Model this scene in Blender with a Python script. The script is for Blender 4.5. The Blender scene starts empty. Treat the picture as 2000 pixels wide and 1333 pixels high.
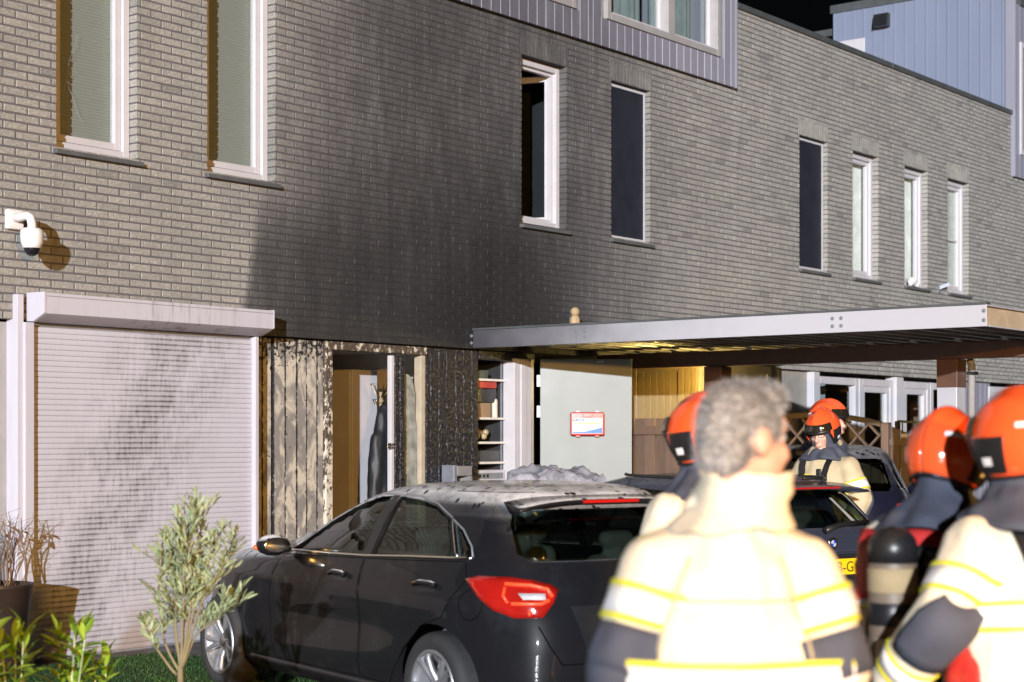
import bpy, bmesh, math, random
import numpy as np
from mathutils import Vector, Matrix, Euler, noise
from mathutils.bvhtree import BVHTree
from mathutils.geometry import delaunay_2d_cdt
random.seed(7)
R = math.radians
S = bpy.context.scene
COL = S.collection
# ------------------------------------------------------------------ camera
FOC, HZ, DW, HC = 3300.0, 855.0, 10.7, 1.69      # focal length in photo pixels, horizon row, metres to facade, eye height
RV = Vector((.6187, -.7856, 0)); FV = Vector((.7856, .6187, 0)); CAM = Vector((0, -DW, HC))
cd = bpy.data.cameras.new('camera'); cam = bpy.data.objects.new('camera', cd); COL.objects.link(cam)
cam.location = CAM; cam.rotation_euler = (R(90), 0, math.atan2(-FV.x, FV.y))
cd.sensor_width = 36; cd.lens = 36 * FOC / 2000; cd.shift_y = (HZ - 666.5) / 2000
cd.clip_start = .1; cd.clip_end = 600
cd.dof.use_dof = True; cd.dof.focus_distance = 13.5; cd.dof.aperture_fstop = 2.8
S.camera = cam
# ------------------------------------------------------------------ night sky, floodlight (sun lamp), street lamp
PHI, ELEV = R(57), R(7.5)                        # direction of the hard white light, measured from its shadows
ld = Vector((math.sin(PHI) * math.cos(ELEV), math.cos(PHI) * math.cos(ELEV), -math.sin(ELEV)))
W = bpy.data.worlds.new('World'); S.world = W; W.use_nodes = True
wn = W.node_tree; sk = wn.nodes.new('ShaderNodeTexSky'); sk.sky_type = 'NISHITA'; sk.sun_disc = False
sk.sun_elevation = ELEV; sk.sun_rotation = math.atan2(-ld.x, -ld.y)
bg = wn.nodes['Background']; wn.links.new(sk.outputs[0], bg.inputs[0]); bg.inputs[1].default_value = .0006
sd = bpy.data.lights.new('sun', 'SUN'); sd.energy = 5.0; sd.angle = R(.5); sd.color = (.90, .94, 1)
so = bpy.data.objects.new('sun', sd); COL.objects.link(so); so.rotation_euler = ld.to_track_quat('-Z', 'Y').to_euler()
def lamp(name, loc, energy, color, radius):
    d = bpy.data.lights.new(name, 'POINT'); d.energy = energy; d.color = color; d.shadow_soft_size = radius
    o = bpy.data.objects.new(name, d); COL.objects.link(o); o.location = loc; return o
lamp('street_lamp_light', (-2, -18.5, 4.0), 7400, (1, .49, .09), .25)
V = S.view_settings; V.view_transform = 'Standard'; V.look = 'None'; V.gamma = 1; V.exposure = .2; V.use_curve_mapping = False
# ------------------------------------------------------------------ pixel helpers
def P(px, py, Z):
    v = CAM + RV * ((px - 1000) / FOC * Z) + FV * Z; v.z = HC + (HZ - py) / FOC * Z; return v
def AX(px, y=0.0):
    t = (px - 1000) / FOC; return (DW + y) * (RV.x * t + FV.x) / (RV.y * t + FV.y)
def ZW(px, py, y=0.0):
    t = (px - 1000) / FOC; return HC + (HZ - py) / FOC * (DW + y) / (RV.y * t + FV.y)
def at_x(px, x):
    t = (px - 1000) / FOC; Z = x / (RV.x * t + FV.x); return (RV.y * t + FV.y) * Z - DW, Z
# ------------------------------------------------------------------ mesh helpers
def link(o, parent=None):
    COL.objects.link(o)
    if parent: o.parent = parent
    return o
def tag(o, label, cat, group=None, kind=None):
    if label: o['label'] = label
    if cat: o['category'] = cat
    if group: o['group'] = group
    if kind: o['kind'] = kind
    return o
def empty(name, loc=(0, 0, 0), rz=0, label=None, cat=None, group=None, parent=None):
    o = bpy.data.objects.new(name, None); o.location = loc; o.rotation_euler = (0, 0, rz); o.empty_display_size = .1
    link(o, parent); return tag(o, label, cat, group)
def obj(name, me, parent=None, loc=(0, 0, 0), rot=(0, 0, 0)):
    o = bpy.data.objects.new(name, me); o.location = loc; o.rotation_euler = rot; return link(o, parent)
class MB:
    def __init__(s): s.v = []; s.f = []
    def add(s, v, f):
        n = len(s.v); s.v += [tuple(a) for a in v]; s.f += [tuple(i + n for i in q) for q in f]
    def box(s, x0, x1, y0, y1, z0, z1):
        s.add([(x0,y0,z0),(x1,y0,z0),(x1,y1,z0),(x0,y1,z0),(x0,y0,z1),(x1,y0,z1),(x1,y1,z1),(x0,y1,z1)],
              [(0,3,2,1),(4,5,6,7),(0,1,5,4),(1,2,6,5),(2,3,7,6),(3,0,4,7)]); return s
    def bar(s, a, b, w, h, up=(0, 0, 1)):
        a = Vector(a); b = Vector(b); d = (b - a).normalized(); x = d.cross(Vector(up))
        if x.length < 1e-4: x = d.cross(Vector((0, 1, 0)))
        x.normalize(); y = x.cross(d); x *= w / 2; y *= h / 2
        s.add([a-x-y,a+x-y,a+x+y,a-x+y,b-x-y,b+x-y,b+x+y,b-x+y],[(0,1,2,3),(7,6,5,4),(0,4,5,1),(1,5,6,2),(2,6,7,3),(3,7,4,0)]); return s
    def prism(s, pts, vec):
        n = len(pts); vec = Vector(vec); a = [Vector(p) for p in pts]
        s.add(a + [p + vec for p in a], [tuple(range(n-1,-1,-1)), tuple(range(n,2*n))] + [(i,(i+1)%n,(i+1)%n+n,i+n) for i in range(n)]); return s
    def rings(s, rs, closed=True, cap=True):
        if hasattr(s, 'nocap'): cap = False
        m = len(rs[0]); n0 = len(s.v); v = [p for r in rs for p in r]; f = []
        for k in range(len(rs)-1):
            for i in range(m if closed else m-1):
                j = (i+1) % m; f.append((k*m+i, k*m+j, (k+1)*m+j, (k+1)*m+i))
        if cap and closed:
            f.append(tuple(range(m-1,-1,-1))); f.append(tuple((len(rs)-1)*m+i for i in range(m)))
        s.add(v, f); return s
    def tube(s, pts, r, n=8, cap=True):
        pts = [Vector(p) for p in pts]; rs = []; ref = None
        for i, p in enumerate(pts):
            d = (pts[min(i+1,len(pts)-1)] - pts[max(i-1,0)]).normalized()
            if ref is None: ref = d.orthogonal().normalized()
            ref = (ref - d * ref.dot(d)).normalized(); b = d.cross(ref)
            rr = r[i] if isinstance(r, (list, tuple)) else r
            rs.append([p + ref*math.cos(2*math.pi*k/n)*rr + b*math.sin(2*math.pi*k/n)*rr for k in range(n)])
        return s.rings(rs, cap=cap)
    def lathe(s, prof, n=24, M=Matrix()):
        rs = [[M @ Vector((r*math.cos(2*math.pi*k/n), r*math.sin(2*math.pi*k/n), z)) for k in range(n)] for r, z in prof]
        return s.rings(rs, cap=True)
    def ell(s, c, r, n=14, M=None):
        c = Vector(c); rs = []
        for i in range(1, n):
            a = math.pi*i/n
            ring = [Vector((math.sin(a)*math.cos(b)*r[0], math.sin(a)*math.sin(b)*r[1], -math.cos(a)*r[2])) for b in [2*math.pi*k/(n*2) for k in range(n*2)]]
            rs.append([(M @ p if M else p) + c for p in ring])
        return s.rings(rs)
    def cap(s, p0, r0, p1, r1, n=14):
        p0 = Vector(p0); p1 = Vector(p1); d = (p1 - p0).normalized(); pts = []; rr = []
        for a in (80, 55, 25): pts.append(p0 - d*r0*math.sin(R(a))); rr.append(r0*math.cos(R(a)))
        pts.append(p0); rr.append(r0); pts.append(p1); rr.append(r1)
        for a in (25, 55, 80): pts.append(p1 + d*r1*math.sin(R(a))); rr.append(r1*math.cos(R(a)))
        return s.tube(pts, rr, n)
    def loft(s, rg, n=22):                       # rg: (cx, cy, cz, rx, ry) horizontal rings
        return s.rings([[Vector((x+rx*math.cos(2*math.pi*k/n), y+ry*math.sin(2*math.pi*k/n), z)) for k in range(n)] for x, y, z, rx, ry in rg])
    def mesh(s, name, mat=None, smooth=False):
        me = bpy.data.meshes.new(name); me.from_pydata(s.v, [], s.f); me.update()
        if mat: me.materials.append(mat)
        if smooth: me.shade_smooth()
        return me
    def build(s, name, mat=None, parent=None, smooth=False, bevel=0, loc=(0,0,0), rot=(0,0,0), fix=False):
        me = s.mesh(name, mat, smooth)
        if fix:
            b = bmesh.new(); b.from_mesh(me); bmesh.ops.recalc_face_normals(b, faces=b.faces); b.to_mesh(me); b.free()
        o = obj(name, me, parent, loc, rot)
        if bevel:
            m = o.modifiers.new('b', 'BEVEL'); m.width = bevel; m.segments = 2; m.limit_method = 'ANGLE'; m.angle_limit = R(40)
            if not smooth: me.shade_smooth(); o.modifiers.new('w', 'WEIGHTED_NORMAL')
        return o
def ev_mesh(o):
    dg = bpy.context.evaluated_depsgraph_get(); return bpy.data.meshes.new_from_object(o.evaluated_get(dg))
def remesh(mb, voxel, smooth=6, amp=0, sc=8, mat=None, name='m', stretch=(1,1,1)):
    me = mb.mesh('tmp'); b = bmesh.new(); b.from_mesh(me); bmesh.ops.recalc_face_normals(b, faces=b.faces); b.to_mesh(me); b.free()
    o = obj('tmp', me); r = o.modifiers.new('r', 'REMESH'); r.mode = 'VOXEL'; r.voxel_size = voxel
    sm = o.modifiers.new('s', 'SMOOTH'); sm.factor = .5; sm.iterations = smooth
    bpy.context.view_layer.update(); m2 = ev_mesh(o); bpy.data.objects.remove(o); bpy.data.meshes.remove(me)
    if amp:
        n = len(m2.vertices); co = np.empty(n*3, 'f'); no = np.empty(n*3, 'f')
        m2.vertices.foreach_get('co', co); m2.vertices.foreach_get('normal', no); co = co.reshape(-1,3); no = no.reshape(-1,3)
        st = np.array(stretch); d = np.array([noise.fractal(Vector(c*sc*st), 1.0, 2.0, 3) for c in co])
        d2 = np.array([abs(noise.noise(Vector(c*sc*.6*st + 7.3))) for c in co])
        co += no * ((d*.6 - d2*.9 + .2)*amp)[:,None]; m2.vertices.foreach_set('co', co.ravel()); m2.update()
    m2.name = name; m2.materials.clear()
    if mat: m2.materials.append(mat)
    m2.shade_smooth(); return m2
def bvh_of(me): return BVHTree.FromPolygons([v.co.copy() for v in me.vertices], [tuple(p.vertices) for p in me.polygons])
# ------------------------------------------------------------------ node helpers
class NT:
    def __init__(s, name):
        s.m = bpy.data.materials.new(name); s.m.use_nodes = True; s.t = s.m.node_tree; s.b = s.t.nodes['Principled BSDF']
    def n(s, t, **k):
        x = s.t.nodes.new(t)
        for a, b in k.items(): setattr(x, a, b)
        return x
    def put(s, sock, v):
        if isinstance(v, bpy.types.NodeSocket): s.t.links.new(v, sock)
        elif isinstance(v, (tuple, list)) and len(v) == 3 and sock.type == 'RGBA': sock.default_value = (*v, 1)
        else: sock.default_value = v
    def ma(s, op, a, b=0.0, c=0.0, clamp=False):
        x = s.n('ShaderNodeMath', operation=op); x.use_clamp = clamp
        for i, v in enumerate((a, b, c)): s.put(x.inputs[i], v)
        return x.outputs[0]
    def ss(s, v, a, b, o0=0.0, o1=1.0):           # smoothstep a..b
        x = s.n('ShaderNodeMapRange', interpolation_type='SMOOTHSTEP')
        s.put(x.inputs[0], v); x.inputs[1].default_value = a; x.inputs[2].default_value = b; x.inputs[3].default_value = o0; x.inputs[4].default_value = o1
        return x.outputs[0]
    def mix(s, f, a, b, op='MIX'):
        x = s.n('ShaderNodeMix', data_type='RGBA', blend_type=op); s.put(x.inputs[0], f); s.put(x.inputs[6], a); s.put(x.inputs[7], b); return x.outputs[2]
    def pos(s, world=True, scale=(1,1,1)):
        o = s.n('ShaderNodeNewGeometry').outputs['Position'] if world else s.n('ShaderNodeTexCoord').outputs['Object']
        if scale == (1,1,1): return o
        x = s.n('ShaderNodeVectorMath', operation='MULTIPLY'); s.put(x.inputs[0], o); x.inputs[1].default_value = scale; return x.outputs[0]
    def xyz(s, v):
        x = s.n('ShaderNodeSeparateXYZ'); s.put(x.inputs[0], v); return x.outputs
    def noise(s, v, sc, det=4, ro=.55, dist=0):
        x = s.n('ShaderNodeTexNoise'); s.put(x.inputs['Vector'], v); x.inputs['Scale'].default_value = sc; x.inputs['Detail'].default_value = det
        x.inputs['Roughness'].default_value = ro; x.inputs['Distortion'].default_value = dist; return x.outputs[0]
    def vor(s, v, sc, feat='F1'):
        x = s.n('ShaderNodeTexVoronoi', feature=feat); s.put(x.inputs['Vector'], v); x.inputs['Scale'].default_value = sc; return x.outputs[0]
    def bump(s, h, st, dist=.01, prev=None):
        x = s.n('ShaderNodeBump'); x.inputs['Strength'].default_value = st; x.inputs['Distance'].default_value = dist; s.put(x.inputs['Height'], h)
        if prev is not None: s.put(x.inputs['Normal'], prev)
        return x.outputs[0]
    def out(s, col=None, rough=None, metal=None, normal=None, **k):
        if col is not None: s.put(s.b.inputs['Base Color'], col)
        if rough is not None: s.put(s.b.inputs['Roughness'], rough)
        if metal is not None: s.put(s.b.inputs['Metallic'], metal)
        if normal is not None: s.put(s.b.inputs['Normal'], normal)
        for a, v in k.items(): s.put(s.b.inputs[a.replace('_', ' ')], v)
        return s.m
def mat(name, col, rough=.5, metal=0, var=.12, sc=6, bump=0, bsc=60, dist=.004, world=False, **k):
    t = NT(name); p = t.pos(world); n1 = t.noise(p, sc, 5, .6)
    f = t.ma('MULTIPLY_ADD', t.ss(n1, .3, .7), 2*var, 1-var); c = t.mix(1.0, col, f, 'MULTIPLY')
    rn = t.ma('MULTIPLY_ADD', n1, .16, rough-.08, True); nm = t.bump(t.noise(p, bsc, 4), bump, dist) if bump else None
    return t.out(c, rn, metal, nm, **k)
M = {}
M['white'] = mat('white_frame', (.52,.505,.53), .35, var=.04)
M['frame_grey'] = mat('grey_frame', (.33,.32,.32), .4, var=.06)
M['sill'] = mat('sill_stone', (.10,.105,.11), .5, bump=.2)
M['black'] = mat('black_plastic', (.018,.018,.02), .35)
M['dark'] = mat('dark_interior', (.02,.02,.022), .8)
M['rubber'] = mat('tyre_rubber', (.03,.03,.031), .75, bump=.3, bsc=40)
M['alloy'] = mat('alloy', (.38,.38,.40), .42, .7, var=.1)
M['chrome'] = mat('chrome', (.75,.74,.7), .18, 1, var=.03)
M['navy'] = mat('navy_cloth', (.062,.072,.105), .85, bump=.5, bsc=220, dist=.002, sc=9)
M['tan'] = mat('tan_turnout_cloth_lit', (.78,.70,.55), .8, var=.10, sc=7, bump=.5, bsc=260, dist=.002)  # strong light on the nearer jackets is put into this cloth colour
M['tan_dim'] = mat('tan_turnout_cloth_dim', (.47,.40,.26), .8, var=.10, sc=7, bump=.5, bsc=260, dist=.002)  # same cloth, weaker light farther off put into its colour; also jacket seams
M['trouser'] = mat('brown_turnout_cloth', (.40,.30,.17), .85, var=.12, bump=.5, bsc=200, dist=.002)
M['yellow'] = mat('lime_yellow_tape', (.80,.78,.05), .5, var=.05)
M['silver'] = mat('silver_tape', (.85,.86,.88), .4, .05, var=.05)
M['skin'] = mat('skin', (.55,.34,.26), .5, var=.08, bump=.15, bsc=200, Subsurface_Weight=.08)
M['hair'] = mat('grey_hair', (.155,.16,.17), .6, var=.55, sc=70, bump=1, bsc=190, dist=.008)
M['helmet'] = mat('red_orange_helmet', (.92,.11,.028), .13, var=.05, Coat_Weight=.6, Coat_Roughness=.06)
M['red_cloth'] = mat('red_vest', (.62,.04,.04), .6, bump=.3, bsc=150)
M['red_bag'] = mat('red_tarpaulin', (.60,.04,.03), .28, bump=.35, bsc=14, dist=.02)
M['leather'] = mat('brown_plastic', (.20,.15,.11), .5, var=.15)
M['visor'] = mat('visor', (.02,.016,.01), .08, var=.1, Coat_Weight=1)
M['trunk'] = mat('bark', (.20,.17,.10), .8, bump=.6)
M['steel_white'] = mat('painted_steel', (.46,.47,.52), .42, .15, var=.06, sc=2, bump=.05)
M['steel_brown'] = mat('brown_steel', (.115,.06,.04), .4, .1, var=.12)
M['zinc'] = mat('zinc', (.22,.24,.28), .4, .3)
M['wood_fence'] = None
# ------------------------------------------------------------------ facade materials
ZL, BL, BH = 2.574, .2144, .0642                 # underside of the brickwork, brick length and course height with joint
XA0, XAB, XBC, XC1 = 3.0, AX(1150), AX(1740), 33.0
def soot_of(t):
    p = t.pos(); c = t.xyz(p); x, z = c[0], c[2]
    n1 = t.noise(p, .8, 4); n2 = t.noise(t.pos(True, (3.2, 1, .9)), 1.1, 5, .65); n3 = t.noise(t.pos(True, (2.2, 1, .45)), 4, 6, .7)
    zz = t.ma('SUBTRACT', z, ZL)
    xw = t.ma('ADD', t.ma('MULTIPLY_ADD', zz, -.20, x), t.ma('MULTIPLY', t.ma('SUBTRACT', n1, .5), t.ma('MULTIPLY', zz, .35)))
    lf = t.ss(z, 3.2, 4.0, 1, 0); shp = t.ma('MULTIPLY_ADD', t.ss(xw, 9.78, 9.93), .7, t.ma('MULTIPLY', t.ss(xw, 9.85, 11.4), .3))
    left = t.ma('ADD', t.ma('MULTIPLY', shp, lf), t.ma('MULTIPLY', t.ss(xw, 9.3, 11.7), t.ma('SUBTRACT', 1.0, lf)))
    right = t.ss(t.ma('MULTIPLY_ADD', t.ma('SUBTRACT', n2, .5), 1.6, x), 13.6, 17.4, 1, 0)
    base = t.ma('MULTIPLY', left, right)
    low = t.ss(t.ma('MULTIPLY_ADD', t.ma('SUBTRACT', n2, .5), -1.5, zz), -.5, 2.7, 1, 0)
    g = lambda c0, w: t.ss(t.ma('ABSOLUTE', t.ma('SUBTRACT', x, c0)), 0, w, 1, 0)
    body = t.ma('MULTIPLY', base, t.ma('MULTIPLY_ADD', t.ss(n1, .3, .7), .16, t.ma('MULTIPLY_ADD', n2, .30, .38)))
    pocket = t.ma('ADD', t.ma('MULTIPLY', g(10.7, 1.5), 1.0), t.ma('MULTIPLY', g(13.1, 2.6), 1.7))
    a = t.ma('ADD', body, t.ma('MULTIPLY', low, t.ma('MULTIPLY', pocket, base)))
    a = t.ma('ADD', a, t.ma('MULTIPLY', g(12.3, 2.3), t.ma('MULTIPLY', t.ss(z, 3.2, 6.0), .16)))
    a = t.ma('ADD', a, t.ma('MULTIPLY', t.ma('SUBTRACT', n3, .5), t.ma('MULTIPLY', base, 1.3)))
    return t.ma('SUBTRACT', 1.0, t.ma('EXPONENT', t.ma('MULTIPLY', t.ma('MAXIMUM', a, 0.0), -1.55))), c
def brick_mat():
    t = NT('brick_glazed_grey'); so, c = soot_of(t)
    row = t.ma('FLOOR', t.ma('DIVIDE', t.ma('SUBTRACT', c[2], ZL), BH)); par = t.ma('MULTIPLY', t.ma('MODULO', row, 2.0), .5)
    cell = t.ma('FLOOR', t.ma('ADD', t.ma('DIVIDE', c[0], BL), par)); cx = t.n('ShaderNodeCombineXYZ'); t.put(cx.inputs[0], cell); t.put(cx.inputs[1], row)
    wn_ = t.n('ShaderNodeTexWhiteNoise'); t.put(wn_.inputs[0], cx.outputs[0]); r = wn_.outputs[0]
    p = t.pos(); fine = t.noise(p, 45, 5, .65)
    col = t.mix(r, (.395,.38,.345), (.33,.32,.295)); col = t.mix(t.ss(r, .93, 1.0), col, (.265,.255,.24)); col = t.mix(1.0, col, t.ma('MULTIPLY_ADD', t.noise(p, .9, 4, .6), .5, .74), 'MULTIPLY')
    col = t.mix(1.0, col, t.ma('MULTIPLY_ADD', fine, .5, .75), 'MULTIPLY')
    drip = t.noise(t.pos(True, (9, 1, .7)), 1.0, 5, .7); col = t.mix(t.ss(drip, .52, .75, 0, .35), col, (.12,.11,.10))
    col = t.mix(t.ma('MINIMUM', t.ma('MULTIPLY', so, 1.5), .9), col, (.25,.247,.245)); col = t.mix(so, col, (.012,.0118,.012))
    cr = t.noise(t.pos(True, (1, 1, 2.2)), 32, 4, .6, 1.2); h = t.ma('ADD', t.ss(cr, .42, .6), t.ma('MULTIPLY', fine, .5))
    return t.out(col, t.ma('MULTIPLY_ADD', so, -.22, .78), 0, t.bump(h, .75, .006), Specular_IOR_Level=.35)
def mortar_mat():
    t = NT('dark_mortar'); so, c = soot_of(t); n_ = t.noise(t.pos(), 60, 4)
    col = t.mix(n_, (.08,.078,.085), (.14,.135,.145)); col = t.mix(so, col, (.012,.012,.013))
    return t.out(col, .9, 0, t.bump(n_, .6, .004))
def clad_mat():
    t = NT('grey_cladding'); so, c = soot_of(t); n_ = t.noise(t.pos(True, (1,1,.25)), 3, 5); oi = t.n('ShaderNodeObjectInfo').outputs['Random']
    col = t.mix(n_, (.25,.25,.31), (.31,.31,.37)); col = t.mix(1.0, col, t.ma('MULTIPLY_ADD', oi, .16, .92), 'MULTIPLY')
    col = t.mix(t.ma('MULTIPLY', so, .8), col, (.02,.02,.022)); return t.out(col, .42, .1, t.bump(t.noise(t.pos(True,(1,1,.1)), 40), .08, .003))
def seam_mat():
    t = NT('blue_grey_metal'); n_ = t.noise(t.pos(True, (1,1,.3)), 1.5, 4)
    return t.out(t.mix(n_, (.185,.215,.30), (.25,.285,.385)), .45, .15)
def shutter_mat():
    t = NT('sooty_white_shutter'); p = t.pos(); c = t.xyz(p); zf = t.ss(c[2], .1, 2.2)
    d = t.ma('MULTIPLY_ADD', c[2], -.50, c[0]); cx = t.n('ShaderNodeCombineXYZ'); t.put(cx.inputs[0], d); t.put(cx.inputs[2], c[2])
    n1 = t.noise(cx.outputs[0], 2.1, 7, .68); n2 = t.noise(t.pos(True, (9, 1, 1.6)), 3.0, 6, .75); n3 = t.noise(p, 1.3, 3)
    mid = t.ss(t.ma('ABSOLUTE', t.ma('SUBTRACT', d, 7.95)), .0, 1.0, 1, .08)
    f = t.ma('MULTIPLY', mid, t.ma('ADD', t.ss(n1, .38, .64, 0, .55), t.ss(n2, .42, .72, 0, .55)))
    slat = t.ma('FRACT', t.ma('DIVIDE', t.ma('SUBTRACT', c[2], .03), .0417)); f = t.ma('MULTIPLY', f, t.ma('MULTIPLY_ADD', t.ss(slat, .3, .95), .75, .45))
    col = t.mix(t.ma('MINIMUM', f, .82), (.50,.495,.555), (.06,.05,.04))
    rust = t.ma('MULTIPLY', t.ss(c[2], .02, .5, 1, 0), t.ss(n3, .42, .62)); col = t.mix(t.ma('MULTIPLY', rust, .6), col, (.25,.16,.09))
    return t.out(col, .75, Specular_IOR_Level=.15)
def shutter_white():
    t = NT('white_aluminium_sooty'); p = t.pos(True, (6, 6, .8)); c = t.xyz(t.pos()); n_ = t.noise(p, 1.4, 6, .7)
    f = t.ma('MULTIPLY', t.ss(n_, .48, .7, 0, .75), t.ss(t.ma('ABSOLUTE', t.ma('SUBTRACT', c[0], 9.05)), .1, .8, 1, .12))
    return t.out(t.mix(f, (.50,.49,.55), (.08,.065,.055)), .6, Specular_IOR_Level=.25)
def plank_pale():
    t = NT('scorched_pale_plank'); p = t.pos(); oi = t.n('ShaderNodeObjectInfo').outputs['Random']
    v = t.n('ShaderNodeVectorMath', operation='ADD'); t.put(v.inputs[0], t.pos(True, (1, 1, .55))); t.put(v.inputs[1], oi)
    a = t.noise(v.outputs[0], 5.5, 6, .7, .8); b = t.noise(v.outputs[0], 16, 4, .6); g = t.noise(t.pos(True, (14, 1, .6)), 5, 4)
    col = t.mix(t.ss(a, .40, .56), (.54,.485,.40), (.23,.215,.20)); col = t.mix(t.ss(b, .62, .72, 0, .35), col, (.12,.10,.085))
    col = t.mix(t.ss(g, .55, .8, 0, .15), col, (.16,.12,.08))
    z = t.xyz(p)[2]; top = t.ma('MULTIPLY', t.ss(z, 2.2, 2.52), 1.0); cv = t.ss(t.ma('ADD', t.noise(p, 26, 4, .7), t.ma('MULTIPLY', top, .15)), .63, .66)
    gx = t.xyz(t.n('ShaderNodeTexCoord').outputs['Generated'])[0]; ed = t.ma('SUBTRACT', .5, t.ma('ABSOLUTE', t.ma('SUBTRACT', gx, .5)))
    ek = t.ss(t.ma('ADD', ed, t.ma('MULTIPLY', t.ma('SUBTRACT', t.noise(t.pos(True, (1,1,.8)), 20, 5, .7), .5), -.30)), .02, .06, 1, 0)
    cv = t.ma('MAXIMUM', cv, ek); col = t.mix(cv, col, (.012,.01,.009)); return t.out(col, .7, 0, t.bump(t.ma('ADD', a, cv), .4, .006))
def charred(name='charred_wood'):
    t = NT(name); p = t.pos(True, (1, 1, .75)); v = t.vor(p, 30, 'DISTANCE_TO_EDGE'); n_ = t.noise(p, 30, 5)
    col = t.mix(n_, (.006,.006,.010), (.017,.017,.026)); return t.out(col, .45, 0, t.bump(t.ma('ADD', t.ss(v, 0, .25), n_), .6, .008), Specular_IOR_Level=.5)
def peeled():
    t = NT('burnt_peeling_frame'); p = t.pos(True, (1, 1, .6)); a = t.noise(p, 24, 5, .75)
    z = t.xyz(t.pos())[2]; k = t.ss(t.ma('ADD', a, t.ss(z, .6, 2.3, -.09, .05)), .47, .52); col = t.mix(k, (.62,.56,.46), (.07,.05,.035))
    return t.out(col, t.ma('MULTIPLY_ADD', k, .4, .4), 0, t.bump(k, .5, .004))
def blind_mat(name, col):
    t = NT(name); z = t.xyz(t.pos())[2]; w = t.ma('SINE', t.ma('MULTIPLY', z, 2*math.pi/.025))
    return t.out(t.mix(t.ss(w, -1, 1), tuple(c*.86 for c in col), col), .8, 0, t.bump(w, .4, .004))
def glass_mat(name, tint=(.93,.95,.94), a=.12, rough=.02):
    t = NT(name); tr = t.n('ShaderNodeBsdfTransparent'); tr.inputs[0].default_value = (*tint, 1); gl = t.n('ShaderNodeBsdfGlossy'); gl.inputs['Roughness'].default_value = rough
    g = t.n('ShaderNodeNewGeometry'); dv = t.n('ShaderNodeVectorMath', operation='DOT_PRODUCT'); t.put(dv.inputs[0], g.outputs['Incoming']); t.put(dv.inputs[1], g.outputs['Normal'])
    fr = t.ma('POWER', t.ma('SUBTRACT', 1.0, t.ma('ABSOLUTE', dv.outputs['Value'])), 5.0); mx = t.n('ShaderNodeMixShader')
    t.put(mx.inputs[0], t.ma('MULTIPLY_ADD', fr, .9, .04+a*.15)); t.put(mx.inputs[1], tr.outputs[0]); t.put(mx.inputs[2], gl.outputs[0])
    t.t.links.new(mx.outputs[0], t.t.nodes['Material Output'].inputs[0]); return t.m
def siding_mat():
    t = NT('beige_siding'); n_ = t.noise(t.pos(True,(1,1,.3)), 4, 4); d = t.vor(t.pos(), 75); 
    return t.out(t.mix(n_, (.22,.16,.07), (.28,.20,.09)), t.ss(d, .15, .35, .12, .5), 0, t.bump(t.ss(d, .1, .45), .5, .004))
def fence_mat():
    t = NT('brown_fence_wood'); g = t.noise(t.pos(True, (9, 9, .8)), 6, 5, .65); oi = t.n('ShaderNodeObjectInfo').outputs['Random']
    return t.out(t.mix(1.0, t.mix(g, (.085,.052,.035), (.19,.125,.09)), t.ma('MULTIPLY_ADD', oi, .4, .8), 'MULTIPLY'), .62, 0, t.bump(g, .4, .004))
def deck_mat():
    t = NT('wet_deck_underside'); d = t.vor(t.pos(), 60); n_ = t.noise(t.pos(), 3)
    return t.out(t.mix(n_, (.14,.14,.14), (.24,.235,.225)), t.ss(d, .2, .4, .1, .4), .3, t.bump(t.ss(d, .1, .45), .4, .004))
def paving_mat():
    t = NT('wet_paving'); p = t.pos(); b = t.n('ShaderNodeTexBrick'); t.put(b.inputs['Vector'], p); b.inputs['Scale'].default_value = 5
    b.inputs['Color1'].default_value = (.07,.06,.055,1); b.inputs['Color2'].default_value = (.10,.085,.075,1); b.inputs['Mortar'].default_value = (.03,.03,.03,1); b.inputs['Mortar Size'].default_value = .012
    n_ = t.noise(p, 1.2, 4); return t.out(b.outputs[0], t.ss(n_, .35, .65, .2, .7), 0, t.bump(b.outputs[1], -.4, .01))
M.update(brick=brick_mat(), mortar=mortar_mat(), clad=clad_mat(), seam=seam_mat(), slat=shutter_mat(), shut=shutter_white(), pale=plank_pale(), char=charred(),
         peel=peeled(), blind=blind_mat('pleated_blind', (.33,.345,.32)), glass=glass_mat('window_glass'), siding=siding_mat(), wood_fence=fence_mat(), deck=deck_mat(),
         paving=paving_mat(), screen=mat('insect_screen', (.014,.017,.027), .6, bump=.3, bsc=300), curtain=mat('white_curtain', (.72,.72,.70), .9),
         teal=mat('grey_curtain', (.16,.20,.21), .9), paint=mat('interior_paint', (.70,.66,.60), .7, var=.05), doorgrey=mat('grey_green_door', (.165,.185,.172), .45, var=.06, sc=3),
         wood=mat('bare_wood', (.42,.30,.17), .7, bump=.3), gray=mat('mid_grey', (.22,.22,.23), .5), greyclad=mat('plot_cladding', (.30,.275,.24), .5, var=.1),
         flash=mat('parapet_flashing', (.10,.11,.115), .45, .3), board=mat('osb_fascia', (.42,.33,.22), .7, bump=.3, bsc=30))
# ------------------------------------------------------------------ ground
t = MB(); t.add([(-300,-300,0),(300,-300,0),(300,300,0),(-300,300,0)], [(0,1,2,3)]); tag(t.build('ground', M['paving']), None, None, kind='structure')
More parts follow.
